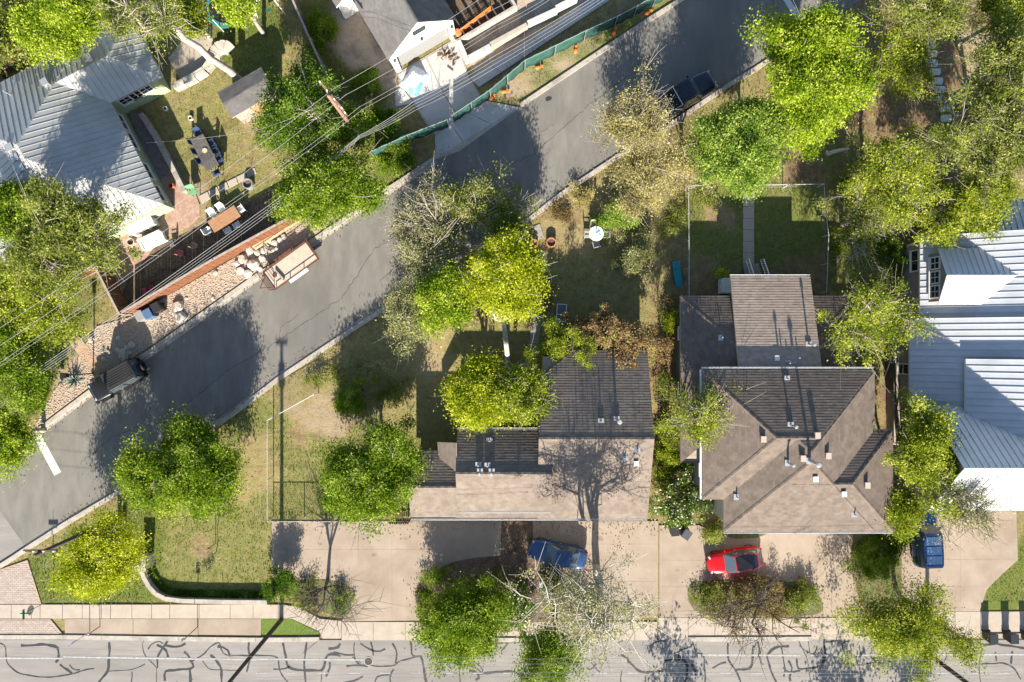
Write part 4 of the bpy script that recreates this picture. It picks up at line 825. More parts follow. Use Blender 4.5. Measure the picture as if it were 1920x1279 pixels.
tree('spreading_oak', 'big olive oak covering the lower corner of the grey metal roof', 112,432,9.0,128,'oak', ry=108, nclump=190, per=110, size=.125, twigs=3, trunk=.28, base=(150,470), limbs=9, shell=.55)
tree('green_tree', 'fresh green crown at the left edge beside the spreading oak', 28,395,6.0,55,'green', ry=55, nclump=70)
tree('feathery_tree', 'feathery lime tree at the left under the power wires', 70,562,6.0,132,'oaklime', ry=88, nclump=170, per=100, size=.12, spread=.5, twigs=3, shell=.6, base=(120,570))
tree('green_tree', 'bright green crown at the left edge above the agave', 25,690,5.5,66,'green', ry=72, nclump=110, per=130, dense=True)
tree('lime_tree', 'lime green crown at the left edge above the white stop line', 4,818,4.0,42,'lime', ry=66, nclump=100, per=120, dense=True)
shrub('shrub', 'low green shrub between path and left edge', 60,745,34,'green', 1.3, ry=26)
# around the utility pole
tree('dark_green_tree', 'dark green tree left of the leaning brown utility pole', 545,215,5.0,100,'deep', ry=86, nclump=140, per=130, size=.12, base=(560,235), twigs=3)
tree('green_tree', 'green tree overhanging the street by the gravel bed', 622,365,5.0,92,'green', ry=100, nclump=190, per=130, size=.12, base=(640,390), shell=.5, twigs=3, dense=True)
tree('oak_tree', 'olive green crown touching the base of the brown utility pole', 655,215,3.8,48,'green', ry=45, nclump=60)
shrub('shrub', 'green shrub row at the back of the dirt yard', 600,60,22,'green', 1.5, ry=60, n=50)
shrub('shrub', 'green shrub in the dirt yard beside the utility pole', 688,160,24,'green', 1.2, ry=30)
shrub('shrub', 'roadside green shrub at the end of the green screen', 745,300,42,'green', 1.0, ry=30, n=55)
shrub('shrub', 'weedy green shrub below the overhead cables', 712,225,30,'deep', 1.4, ry=25)
# centre
tree('sparse_oak', 'grey sparse oak with bare twigs hanging over the street', 812,388,3.3,92,'sage', ry=76, rz=.38, nclump=110, per=38, size=.10, twigs=7, trunk=.24, base=(885,470), limbs=11, bark=M_BARKL, twig_r=.02, shell=.6)
tree('sparse_oak', 'half leafed olive oak left of the terracotta pots', 915,388,3.2,78,'oak', ry=66, rz=.4, nclump=110, per=75, size=.115, twigs=5, trunk=.22, base=(925,460), limbs=9, bark=M_BARKL, shell=.55)
tree('sparse_oak', 'dusty grey green oak in the middle of the crown cluster', 800,482,3.6,80,'sage', ry=62, rz=.4, nclump=90, per=70, size=.11, twigs=6, trunk=.2, base=(850,520), limbs=9, bark=M_BARKL, twig_r=.016)
tree('bright_tree', 'brightest lime crown above the curved grey path', 945,514,5.0,64,'yellow', ry=76, nclump=170, per=150, size=.125, base=(952,690), trunkpath=[(952,690,0),(949,645,1.6),(944,600,3.6)], trunk=.2, bark=M_BARKW, shell=.5, dense=True)
tree('bright_tree', 'lime crown left of the brightest one', 834,556,4.4,46,'lime', ry=54, nclump=110, per=140, size=.125, dense=True)
tree('sage_tree', 'small grey green tree beside the street kerb', 765,585,3.6,52,'sage', ry=58, nclump=75, per=90, size=.10, twigs=4, bark=M_BARK)
tree('yellow_tree', 'yellow lime crown hiding the corner of the long brown roof', 892,738,4.8,52,'yellow', ry=74, seed=9, nclump=130, per=140, size=.12, base=(915,720), dense=True)
tree('olive_tree', 'olive crown right of the yellow lime one above the brown roof', 978,738,5.0,56,'oaklime', ry=54, nclump=110, per=105, size=.12, base=(962,720), twigs=4, bark=M_BARK)
shrub('small_shrub', 'twiggy shrub on the dry slope below the kerb', 680,690,42,'sage', 1.2, ry=30, n=30, per=20, flower=None)
shrub('dark_shrub', 'dark green shrub by the fenced lawn corner', 655,748,36,'green', 1.4, ry=30, n=45)
tree('dense_tree', 'dense deep green tree at the left end of the long brown house', 690,882,4.0,90,'green', ry=98, seed=101, nclump=230, per=150, size=.125, shell=.35, lobes=.1, base=(715,855), dense=True)
shrub('red_hedge', 'red brown hedge behind the long brown house', 1140,628,98,'red', 4.4, ry=42, n=210, per=90, size=.11)
shrub('green_hedge', 'green end of the hedge left of the red brown one', 1050,645,54,'oaklime', 4.2, ry=38, n=90, per=90)
shrub('leafy_shrub', 'leafy green shrub beside the round glass table', 1160,412,40,'mint', 1.8, ry=36, n=55, per=110)
shrub('grey_shrub', 'feathery grey green shrub below the leafy one', 1205,480,38,'sage', 2.0, ry=70, n=70, per=80, size=.09)
shrub('dry_shrub', 'dry brown shrub beside the white ring pot', 1022,552,22,'russet', 1.0, n=24, per=50)
# front of the long brown house and corner lawn
tree('corner_tree', 'big fresh green tree at the corner lawn with street shadow', 372,882,3.6,94,'green', ry=90, seed=14, nclump=190, per=150, size=.125, base=(405,845), shell=.4, dense=True)
tree('corner_tree', 'lime green tree left of the big one over the corner kerb', 288,898,3.4,64,'lime', ry=60, nclump=120, per=120, size=.125, base=(303,880), twigs=3, limbs=8, dense=True)
tree('yellow_tree', 'yellow green tree hiding the black utility pole on the corner lawn', 190,1030,3.4,88,'yellow', ry=72, seed=55, nclump=150, per=120, size=.115, base=(235,985), shell=.5, dense=True)
tree('young_tree', 'tiny young tree in a soil ring on the lawn', 392,1060,2.2,20,'sage', base=(405,1032), nclump=18, per=40, size=.08, spread=.2, trunk=.03, twigs=3, limbs=4)
shrub('shrub', 'dark green shrub beside the bare tree', 528,1102,34,'deep', 2.0, ry=30, n=50, per=90)
tree('bare_tree', 'leafless dark tree in the grassy bed by the wide drive', 610,1135,4.0,66,'sage', base=(614,1087), ry=70, nclump=60, per=0, twigs=7, trunk=.13, limbs=10, bark=M_BARKD, twig_r=.012, shell=.6, fork=.35)
shrub('shrub', 'low olive shrub under the bare tree', 575,1120,30,'oak', .8, ry=24, n=30, per=60)
tree('dense_tree', 'dense bright green tree at the left of the mulched bed', 870,1160,3.2,80,'green', ry=96, nclump=240, per=150, size=.125, shell=.35, lobes=.1, base=(880,1110), dense=True)
shrub('blossom_shrub', 'cream flowered shrub right of the dense bright tree', 975,1128,42,'deep', 2.4, ry=50, n=60, per=90, flower='cream', fl_n=14)
tree('feathery_tree', 'feathery green tree at the road edge beside the white barked one', 1035,1222,4.6,62,'green', ry=52, nclump=100, per=120, size=.11, spread=.5)
tree('white_bark_tree', 'sparse tree with white branching bark in the mulched bed', 1130,1155,9.0,130,'pale', ry=135, seed=77, base=(1118,1062), nclump=170, per=26, size=.105, twigs=3, trunk=.26, limbs=9, bark=M_BARKW, twig_r=.012, shell=.6, thick=1.5)
shrub('shrub', 'olive shrub at the foot of the white barked tree', 1040,1110,40,'oak', 1.6, ry=34, n=40, per=70)
# the brown hip roofed house
tree('sparse_tree', 'sparse lime tree leaning over the left eave of the hip roofed house', 1298,785,6.4,84,'oaklime', ry=78, nclump=85, per=55, size=.105, twigs=5, trunk=.1, limbs=9, base=(1248,790), bark=M_BARK, shell=.6)
shrub('white_flower_hedge', 'white flowered hedge at the corner of the hip roofed house', 1285,935,55,'deep', 2.4, ry=58, n=100, per=90, flower='cream', fl_n=11)
shrub('hedge', 'olive hedge between the two brown roofed houses', 1255,850,24,'oaklime', 2.0, ry=60, n=60, per=90)
shrub('round_bush', 'round clipped bush at the white flowered hedge', 1332,1000,20,'oak', 1.0, n=24, per=90)
tree('budding_tree', 'bare budding tree arching over the island bed', 1425,1150,6.5,132,'russet', ry=70, base=(1412,1112), nclump=70, per=18, size=.085, twigs=6, trunk=.15, limbs=12, bark=M_BARKD, shell=.6, twig_r=.014)
shrub('shrub', 'green shrub at the left end of the island bed', 1335,1122,36,'oak', .9, ry=28, n=60, per=100)
shrub('shrub', 'green shrub at the right end of the island bed', 1500,1118,42,'oak', 1.0, ry=34, n=60, per=100)
shrub('shrub', 'brown twiggy shrub in the middle of the island bed', 1415,1120,105,'russet', 1.0, ry=36, n=190, per=90)
shrub('green_hedge', 'deep green hedge right of the red car drive', 1632,1050,30,'green', 1.8, ry=48, n=70, per=90)
shrub('green_hedge', 'green hedge left of the blue van', 1685,1020,28,'deep', 1.6, ry=44, n=50, per=90)
tree('feathery_tree', 'feathery lime tree over the road below the blue van', 1698,1168,3.8,120,'oaklime', ry=86, nclump=190, per=120, size=.11, spread=.5, base=(1680,1100), shell=.55, twigs=3)
tree('tall_tree', 'tall olive lime tree between the hip roof and the white metal roof', 1735,850,7.0,62,'oaklime', ry=85, nclump=130, per=120, size=.12, base=(1668,830), shell=.5)
tree('tall_tree', 'olive lime crown at the right front corner of the hip roof', 1694,955,5.2,38,'oaklime', ry=50, nclump=90, per=120, size=.115, base=(1665,930))
tree('thin_tree', 'thin spreading bare tree above the blue van drive', 1800,955,7.0,92,'pale', ry=72, base=(1705,930), nclump=60, per=40, size=.09, twigs=7, trunk=.1, limbs=9, bark=M_BARKD, shell=.6)
tree('sparse_oak', 'sparse oak between the hip roof and the white dormer', 1648,600,6.5,98,'oaklime', ry=88, nclump=120, per=75, size=.11, twigs=5, trunk=.17, limbs=10, base=(1597,538), shell=.55)
shrub('shrub', 'dark green shrub at the wall by the sparse oak', 1672,480,30,'deep', 1.8, ry=40, n=40)
shrub('small_bush', 'small lime bush by the back steps', 1352,512,13,'lime', .7, n=10, per=60)
shrub('shrub', 'olive shrub between the back fence and the house wall', 1262,600,16,'oaklime', 1.2, ry=30, n=26)
# upper right
tree('bright_tree', 'largest bright lime tree at the top right beside the street', 1540,120,7.0,116,'lime', ry=125, nclump=300, per=160, size=.14, shell=.4, base=(1500,190), trunk=.26, dense=True)
tree('light_green_tree', 'light green tree above the fenced back yard', 1390,262,5.5,76,'mint', ry=92, nclump=190, per=150, size=.125, shell=.4, base=(1400,290), dense=True)
tree('khaki_tree', 'khaki budding tree over the street edge', 1195,235,5.5,76,'khaki', ry=66, nclump=120, per=60, size=.10, twigs=6, limbs=12, base=(1195,285), bark=M_BARK, shell=.6)
tree('khaki_tree', 'khaki budding tree below the first at the yard edge', 1205,345,4.4,70,'khaki', ry=62, nclump=110, per=65, size=.10, twigs=5, limbs=10, base=(1190,360), bark=M_BARK, shell=.6)
tree('khaki_tree', 'olive khaki tree left of the light green one', 1300,300,4.0,56,'khaki', ry=70, nclump=90, per=70, size=.10, twigs=4, limbs=8, bark=M_BARK, shell=.6)
tree('olive_tree', 'olive lime tree right of the fenced yard', 1690,330,6.0,100,'oaklime', ry=92, nclump=180, per=100, size=.115, twigs=4, limbs=10, shell=.55)
tree('feathery_tree', 'pale feathery tree over the right yard fence', 1625,400,4.5,70,'oak', ry=108, nclump=110, per=60, size=.10, twigs=4, limbs=9, shell=.6)
tree('olive_tree', 'olive lime crown above the right edge roofs', 1815,372,5.8,102,'oaklime', ry=70, nclump=140, per=110, size=.12, base=(1820,340), twigs=3)
tree('sparse_oak', 'pale oak at the right edge beside the stepping stones', 1862,258,7.2,106,'oak', ry=106, nclump=190, per=90, size=.115, twigs=5, limbs=11, base=(1830,250), trunk=.22, shell=.55)
tree('sparse_oak', 'pale oak at the upper right edge', 1892,122,7.0,80,'oak', ry=90, nclump=110, per=90, size=.115, twigs=4, limbs=9)
tree('sparse_oak', 'pale olive oak above the stepping stones at the top edge', 1745,28,7.0,108,'oak', ry=58, nclump=120, per=90, size=.115, twigs=4, limbs=9)
tree('olive_tree', 'olive oak right of the largest bright lime tree', 1692,95,5.0,66,'oaklime', ry=82, nclump=100, per=85, size=.11, twigs=4)
tree('lime_tree', 'lime crown in the top right corner', 1895,20,5.5,64,'oaklime', ry=46, nclump=60)
# trees south of the frame whose shadows lie on the road
for u, v, r, lab in ((1275,1345,60,'round tree across the road'), (1610,1350,80,'broad tree across the road'), (1740,1350,70,'green tree across the road right of the broad one')):
    tree('roadside_tree', lab, u, v+95, 2.8, r, 'green', nclump=44, per=14, size=.2, twigs=3)

# understory between and behind the houses
for u, v, r, ry, leaf, h, lab in ((1256,575,16,30,'russet',1.0,'russet shrub beside the left rear wall of the hip roofed house'), (1248,660,15,34,'red',1.2,'red leafed shrub in the strip between the two brown roofs'), (1250,730,18,30,'oak',1.4,'olive shrub in the strip between the two brown roofs'), (1245,900,14,30,'green',1.4,'green shrub above the white flowered hedge'),
     (1268,330,26,40,'khaki',1.2,'dry khaki brush outside the left back yard fence'), (1262,420,20,44,'oak',1.0,'olive brush along the left back yard fence'), (1322,372,24,18,'oak',.6,'low brush inside the upper left fence corner'), (1580,470,22,50,'oaklime',.8,'low lime brush outside the right back yard fence'), (1600,330,30,40,'oak',1.0,'olive brush below the leaning log'),
     (815,1085,30,22,'green',.9,'low green shrub at the top left of the mulched bed'), (935,1095,34,26,'oak',1.0,'low olive shrub in the middle of the mulched bed'), (1075,1130,30,28,'oak',.9,'low olive shrub at the right of the mulched bed'), (800,1135,22,30,'green',.7,'low green shrub at the left edge of the mulched bed'),
     (620,705,34,22,'oak',.7,'low olive weeds on the slope below the street kerb'), (730,740,30,40,'oak',.5,'dark low weeds in the shaded yard left of the yellow lime crown'), (1095,360,34,26,'khaki',.6,'dry brown weeds at the yard corner by the street'), (1050,400,22,18,'russet',.5,'low russet weeds above the terracotta pots'), (640,1128,18,24,'green',.6,'low green plants at the tip of the grassy bed')):
    shrub('shrub', lab, u, v, r, leaf, h, ry=ry, n=30, per=45, size=.08)
# agave, seedlings and tufts
def agave(label, u, v, r, n=26):
    t = thing('agave', label, 'plant', P(u, v), 0)
    for i in range(n):
        a = i*2.4; el = .25 + 1.0*(i/n); L = r*random.uniform(.8, 1.05); mb = MB(); d = np.array([math.cos(a)*math.cos(el), math.sin(a)*math.cos(el), math.sin(el)]); s = np.array([-math.sin(a), math.cos(a), 0])*r*.085; u_ = np.cross(s, d); u_ /= np.linalg.norm(u_)
        p0, p1, p2 = d*.03, d*L*.45, d*L - np.array([0,0,.1*L]); q = u_*.03*r
        mb.add([tuple(x) for x in (p0-s*.6, p0+s*.6, p1+s, p1-s, p2, p0-q, p1-q)], [(0,5,6,3), (5,1,2,6), (3,6,4), (6,2,4)]); mb.build('leaf', mat('blue agave leaf', (.10,.14,.12), (.17,.21,.18), 8, .6), t)
agave('spiky blue grey agave at the bend of the gravel bed', 142, 712, .95); agave('small agave left of the big spiky one', 116, 716, .4, 14); agave('small agave above the flagstone path end', 195, 655, .35, 14)
# grass blades on the lawns
def grass(name, label, count, thresh, hmin, hmax, m, ch=0, seed=5):
    rng = np.random.default_rng(seed); X = rng.uniform(-41, 41, count*8); Y = rng.uniform(-28, 28, count*8)
    ix = np.clip(np.round((X+52)/.35).astype(int)+3, 0, nx-1); iy = np.clip(np.round((Y+34)/.35).astype(int)+3, 0, ny-1); w = cov[ix, iy, 0]
    ok = rng.uniform(0, 1, len(X)) < np.clip((w-thresh)*1.6, 0, 1)
    for ex in EXCL: ok &= ~inpoly(X, Y, ex)
    X, Y, w = X[ok][:count], Y[ok][:count], w[ok][:count]; n = len(X); h = rng.uniform(hmin, hmax, n); vs = []
    for k in range(3):
        a = rng.uniform(0, 6.28, n); s = .022; lean = rng.uniform(.01, .06, n)
        vs += [np.stack([X+np.cos(a)*s, Y+np.sin(a)*s, np.full(n, -.04)], 1), np.stack([X-np.cos(a)*s, Y-np.sin(a)*s, np.full(n, -.04)], 1), np.stack([X-np.sin(a)*lean, Y+np.cos(a)*lean, h], 1)]
    V = np.stack(vs, 1).reshape(-1, 3); b = np.arange(n*3)*3
    tag(npmesh(name, V, np.stack([b, b+1, b+2], 1), m), label, 'grass', kind='stuff')
EXCL = [PL(UP + LOW[::-1]), PL([(-200,1130),(2120,1130),(2120,1700),(-200,1700)]), PL([(508,974),(1910,950),(1840,1150),(640,1166),(655,1120),(610,1086),(508,1086)]), PL([(742,139),(801,236),(823,262),(813,301),(976,201),(910,193),(879,143),(856,71)]), PL(GRAVEL), PL([(1392,340),(1415,340),(1415,500),(1392,500)]), PL([(880,145),(1110,-4),(1155,-4),(900,165)])]
grass('lawn_grass', 'short green grass blades of the lawns', 45000, .30, .015, .06, leafmat('grass blade', (.095,.115,.026), (.185,.20,.052), (.28,.26,.11), .35, .5))

def litter(name, label, m, count, lines, spread, size, seed):
    rng = np.random.default_rng(seed); pts = []
    for px, w in lines:
        q = np.array([p[:2] for p in PL(densify(px, 12))]); k = rng.integers(0, len(q), int(count*w)); pts.append(q[k] + rng.standard_normal((len(k), 2))*spread)
    p = np.concatenate(pts); p = np.concatenate([p, np.full((len(p), 1), .062)], 1); V, F = leaves(p, .001, 1, size, rng, .3, .6, 3.0); tag(npmesh(name, V, F, m), label, 'leaves', kind='stuff')
litter('fallen_leaves', 'dry leaf litter blown along the kerbs and beds', leafmat('dry litter', (.10,.065,.035), (.24,.17,.10), (.32,.26,.12), .1), 5200,
  [(UP[1:9], .16), (LOW[5:20], .32), ([(510,980),(700,980),(930,980)], .05), ([(1000,985),(1230,985)], .06), ([(560,1088),(640,1095),(655,1140)], .05), ([(780,1100),(800,1165),(1000,1170),(1090,1150)], .09), ([(1290,1090),(1400,1085),(1540,1100),(1545,1156),(1300,1158)], .14), ([(1600,1010),(1605,1100),(1625,1150)], .06), ([(1690,970),(1690,1140)], .07)], .42, .055, 3)
# ------------------------------------------------------------------ vehicles
def carpaint(name, c): return mat(name, c, rough=.22, spec=.6, metal=.15)
def loft(rings, closed_ends=True):             # rings: list of (list of points) with equal count
    n = len(rings[0]); vs = [p for r in rings for p in r]; fs = []
    for i in range(len(rings)-1):
        for j in range(n): fs.append((i*n+j, i*n+(j+1) % n, (i+1)*n+(j+1) % n, (i+1)*n+j))
    if closed_ends: fs += [tuple(range(n-1, -1, -1)), tuple(range((len(rings)-1)*n, len(rings)*n))]
    return MB().add(vs, fs)
def subdiv(o, lv=2):
    m = o.modifiers.new('Subdivision', 'SUBSURF'); m.levels = lv; m.render_levels = lv; o.data.polygons.foreach_set('use_smooth', [True]*len(o.data.polygons)); return o
def wheels(t, xs, w, r, width=.22):
    for x in xs:
        for s in (-1, 1):
            wh = MB().ring((0,0,0), r*.62, r, width, 24)
            def rot(mb, y): mb.v = [(x + a, y - c*s, r + b) for a, b, c in mb.v]; return mb
            o = rot(wh, s*w).build('wheel', M_TYRE, t, smooth=True)
            rm = MB().cyl((0,0,.05), r*.62, .06, 20)
            for k in range(5): rm.box((math.cos(k*1.2566)*r*.3, math.sin(k*1.2566)*r*.3, .02), (r*.56, r*.16, .05), k*1.2566)
            rot(rm, s*w).build('rim', M_RIM, o)
def car(name, label, loc, ang, paint, L=4.3, W=1.78, H=1.45, kind='hatch', roofm=None, cat='car'):
    t = thing(name, label, cat, loc, ang); w = W/2
    # body stations: x, half width, sill z, shoulder z, deck z
    if kind == 'hatch': st = [(-.5,.45,.42,.62,.66),(-.48,.70,.3,.75,.86),(-.42,.88,.22,.82,.98),(-.3,.97,.2,.84,1.0),(-.1,.985,.2,.82,.97),(.1,.985,.2,.80,.94),(.24,.97,.2,.77,.90),(.37,.91,.22,.70,.79),(.45,.72,.26,.60,.68),(.497,.36,.32,.48,.55)]
    elif kind == 'sedan': st = [(-.5,.6,.4,.62,.7),(-.485,.8,.3,.76,.9),(-.44,.9,.22,.82,.97),(-.3,.97,.2,.84,1.0),(-.1,.985,.2,.82,.97),(.1,.985,.2,.82,.95),(.24,.97,.2,.79,.92),(.37,.92,.22,.72,.83),(.455,.74,.26,.62,.71),(.498,.42,.32,.5,.57)]
    else: st = [(-.5,.84,.4,.8,.98),(-.49,.93,.32,.92,1.04),(-.42,.97,.26,.98,1.06),(-.2,.99,.24,.98,1.06),(0,.99,.24,.98,1.05),(.16,.99,.24,.97,1.04),(.24,.98,.24,.95,1.03),(.38,.95,.28,.92,1.0),(.47,.9,.32,.84,.93),(.498,.78,.4,.66,.78)]
    rings = []
    for x, hw, zs, zh, zd in st:
        X, Y = x*L, hw*w; rings.append([(X,-Y*.86,zs),(X,-Y,zs+.1),(X,-Y*.99,(zs+zh)/2),(X,-Y*.95,zh),(X,-Y*.7,zd),(X,-Y*.25,zd+.02),(X,Y*.25,zd+.02),(X,Y*.7,zd),(X,Y*.95,zh),(X,Y*.99,(zs+zh)/2),(X,Y,zs+.1),(X,Y*.86,zs)])
    subdiv(loft(rings).build('body', paint, t))
    # cabin: belt outline and roof outline (front to back)
    if kind == 'hatch': belt = [(.20,.80),(.06,.92),(-.2,.93),(-.40,.84),(-.475,.62)]; roof = [(.03,.60),(-.02,.68),(-.2,.70),(-.33,.62),(-.37,.48)]; zb = .93
    elif kind == 'sedan': belt = [(.20,.80),(.06,.92),(-.15,.93),(-.30,.86),(-.37,.66)]; roof = [(.03,.60),(-.02,.68),(-.12,.70),(-.19,.66),(-.22,.54)]; zb = .95
    elif kind == 'suv': belt = [(.22,.86),(.14,.93),(-.2,.95),(-.44,.93),(-.485,.86)]; roof = [(.12,.72),(.08,.80),(-.2,.82),(-.42,.80),(-.46,.70)]; zb = 1.04
    elif kind == 'jeep': belt = [(.16,.84),(.14,.90),(-.2,.92),(-.46,.92),(-.48,.88)]; roof = [(.09,.78),(.07,.82),(-.2,.84),(-.45,.84),(-.47,.80)]; zb = 1.05
    elif kind == 'pickup': belt = [(.22,.84),(.14,.92),(.02,.94),(-.09,.94),(-.11,.9)]; roof = [(.11,.66),(.07,.76),(.0,.78),(-.06,.76),(-.08,.7)]; zb = 1.04
    bp = [(x*L, -y*w, zb-.02) for x, y in belt]; rp = [(x*L, -y*w, H-(.03 if i in (0, 4) else 0)) for i, (x, y) in enumerate(roof)]
    mir = lambda q: [(x, -y, z) for x, y, z in q]
    bl, rl = bp + mir(bp)[::-1], rp + mir(rp)[::-1]; n = len(bl)
    MB().add(bl + rl, [(i, (i+1) % n, n+(i+1) % n, n+i) for i in range(n)] + [tuple(range(n, 2*n))]).build('cabin', paint, t)
    up = lambda p, e=.012: (p[0], p[1], p[2]+e)
    cen = np.mean(np.array(rl), 0)
    def glass(nm, pts, k=.93, e=.014):
        pts = np.array(pts, float); c = pts.mean(0); q = c + (pts-c)*k; nn = np.cross(q[1]-q[0], q[2]-q[0]); nn /= np.linalg.norm(nn)
        if nn @ (c - np.array([cen[0], 0, zb])) < 0: nn = -nn
        MB().add([tuple(p + nn*e) for p in q] + [tuple(p) for p in q], [tuple(range(len(q)))] + [(i, len(q)+i, len(q)+(i+1) % len(q), (i+1) % len(q)) for i in range(len(q))]).build(nm, M_CARG, t)
    glass('windshield', [bp[0], mir(bp)[0], mir(rp)[0], rp[0]], .94); glass('rear_window', [bp[4], rp[4], mir(rp)[4], mir(bp)[4]], .9)
    for s in (1, -1):
        f = (lambda q: q) if s == 1 else mir
        for i in (0, 1, 2, 3): glass('side_window', [f(bp)[i], f(bp)[i+1], f(rp)[i+1], f(rp)[i]], .88)
    rt = [(x*.985, y*.93, z+.02) for x, y, z in rl]; cx = sum(p[0] for p in rl)/n; rt = [(cx+(x-cx)*.96, y, z) for x, y, z in rt]
    ro = MB().add(rt + [(x, y, z-.03) for x, y, z in rl], [tuple(range(n))] + [(i, n+i, n+(i+1) % n, (i+1) % n) for i in range(n)]).build('roof', roofm or paint, t)
    if kind in ('suv', 'pickup', 'jeep'):
        for k in range(6 if kind == 'jeep' else 4): MB().box(((rp[0][0]+rp[4][0])/2, (-.6+1.2*k/(5 if kind == 'jeep' else 3))*w*.8, H+.03), (abs(rp[0][0]-rp[4][0])*.86, .05, .03)).build('roof_rib', roofm or paint, ro)
    r = .33 if kind in ('hatch', 'sedan') else .39
    wheels(t, (.30*L, -.30*L), w*.90, r)
    mb = MB()
    for s in (-1, 1):
        for x in (.30*L, -.30*L): MB().ring((0,0,0), r*1.02, r*1.2, .05, 20)
        MB().box((.435*L if r < .35 else .47*L, s*w*.62, .69 if r < .35 else .86), (.14, .22, .08), s*-.5).build('headlight', M_LAMP, t); MB().box((-.478*L, s*w*.6, .82 if r < .35 else .95), (.08, .26, .14), s*.25).build('taillight', M_TAIL, t)
        MB().box((.17*L, s*(w+.07), 1.0), (.12, .2, .13), 0, 0, .8).build('mirror', paint, t)
        MB().box((-.02*L, s*(w*.985), .82), (.16, .03, .03)).build('door_handle', M_RIM, t)
    MB().box((.493*L, 0, .45), (.06, W*.5, .16)).build('grille', M_BLACK, t); MB().box((-.497*L, 0, .5), (.04, W*.35, .14)).build('number_plate', M_WHITE, t)
    return t
def at(u, v): x, y, z = P(u, v); return (x, y, .04)
RED = carpaint('red car paint', (.46,.006,.010)); NAVY = carpaint('dark blue car paint', (.022,.06,.15)); BLUE = carpaint('blue van paint', (.03,.085,.22)); INK = carpaint('ink blue truck paint', (.012,.018,.035)); GREYP = carpaint('dark grey jeep paint', (.014,.014,.016))
car('red_hatchback', 'shiny red hatchback with dark glass roof on the drive', at(1372,1046), R(190), RED, 4.35, 1.8, 1.4, 'hatch', mat('black roof glass', (.01,.01,.012), rough=.08, spec=.8))
car('blue_sedan', 'dark blue sedan under the white barked tree', at(1044,1034), R(168), NAVY, 4.6, 1.82, 1.45, 'sedan')
car('blue_van', 'blue van with glass roof panels parked by the right house', at(1724,1002), R(92), BLUE, 4.5, 1.8, 1.75, 'suv', BLUE, 'van')
for i in range(3): MB().box((-1.45+i*.72, 0, 1.79), (.62, 1.15, .02)).build('roof_panel', mat('blue roof panel', (.16,.27,.42), rough=.12, spec=.7), bpy.data.objects['blue_van'])
tr = car('dark_pickup', 'ink blue pickup truck with bed rack parked in tree shade', at(1276,186), R(30), INK, 5.4, 1.9, 1.8, 'pickup', None, 'truck')
MB().box((-1.62, 0, 1.08), (1.75, 1.5, .05)).build('bed_floor', M_BLACK, tr)
for s in (-1, 1): MB().box((-1.62, s*.82, 1.16), (1.85, .08, .22)).build('bed_side', INK, tr)
for x in (-.8, -1.6, -2.4):
    mb = MB().tube([(x,-.8,1.25),(x,-.8,1.85),(x,.8,1.85),(x,.8,1.25)], .03, 6); mb.build('bed_rack', M_RIM, tr)
for s in (-1, 1): MB().tube([(-.8,s*.8,1.86),(-2.4,s*.8,1.86)], .03, 6).build('rack_rail', M_RIM, tr)
jp = car('grey_jeep', 'dark grey off road car with ribbed roof by the gravel bed', at(230,712), R(209), GREYP, 4.3, 1.8, 1.82, 'jeep', mat('dark ribbed roof', (.022,.022,.022), rough=.5))
sp = MB().ring((0,0,0), .18, .38, .22, 20); sp.v = [(-2.24-z, y, .95+x) for x, y, z in sp.v]; sp.build('spare_wheel', M_TYRE, jp)
for s in (-1, 1):
    for x in (1.3, -1.3): MB().box((x, s*.93, .86), (.95, .22, .07), 0, 0, .85).build('fender', M_BLACK, jp)
MB().box((2.2, 0, .55), (.18, 1.7, .18)).build('bumper', M_BLACK, jp); MB().box((-2.15, 0, .55), (.14, 1.6, .16)).build('bumper', M_BLACK, jp)
# utility trailer
tl = thing('utility_trailer', 'rusty flat trailer with pale plank deck parked at the kerb', 'trailer', at(551,500), R(35.5))
for i in range(10): MB().box((0, -.70+i*.155, .62), (3.9, .148, .04)).build('deck_board', mat('weathered deck board', (.36,.29,.23), (.44,.37,.30), 4, .9, island=.12), tl)
for y in (-.82, .82): MB().box((0, y, .62), (4.1, .07, .12)).build('frame_rail', M_STEEL, tl); MB().tube([(-1.95,y,.95),(1.95,y,.95)], .03, 6).build('side_rail', M_STEEL, tl)
for x in (-2.02, 2.02): MB().box((x, 0, .6), (.07, 1.7, .12)).build('frame_end', M_STEEL, tl)
for x in (-1.95, -.65, .65, 1.95):
    for y in (-.82, .82): MB().box((x, y, .8), (.05, .05, .34)).build('post', M_STEEL, tl)
for s in (-1, 1): MB().tube([(-2.0,s*.6,.55),(-3.0,0,.5)], .045, 6).build('tongue', M_STEEL, tl)
g = MB().tube([(-2.08,-.8,.6),(-2.25,-.8,1.5),(-2.25,.8,1.5),(-2.08,.8,.6)], .03, 6); g.build('ramp_gate', M_STEEL, tl)
for k in range(4): MB().tube([(-2.1-.03*k,-.78,.75+.2*k),(-2.1-.03*k,.78,.75+.2*k)], .02, 5).build('gate_bar', M_STEEL, tl)
g = MB().tube([(2.08,-.8,.6),(2.25,-.8,1.5),(2.25,.8,1.5),(2.08,.8,.6)], .03, 6); g.build('ramp_gate', M_STEEL, tl)
wheels(tl, (-.35, .45), .92, .3); 
for s in (-1, 1): MB().box((.05, s*.98, .68), (1.7, .26, .04)).build('fender', M_WHITE if s < 0 else M_STEEL, tl)
MB().box((-1.1, -.1, .75), (.12, 1.0, .14), .1).build('loose_beam', M_WOODT, tl); MB().cyl((-1.45,.1,.68), .16, .1, 14).build('spare_part', M_STEEL, tl)

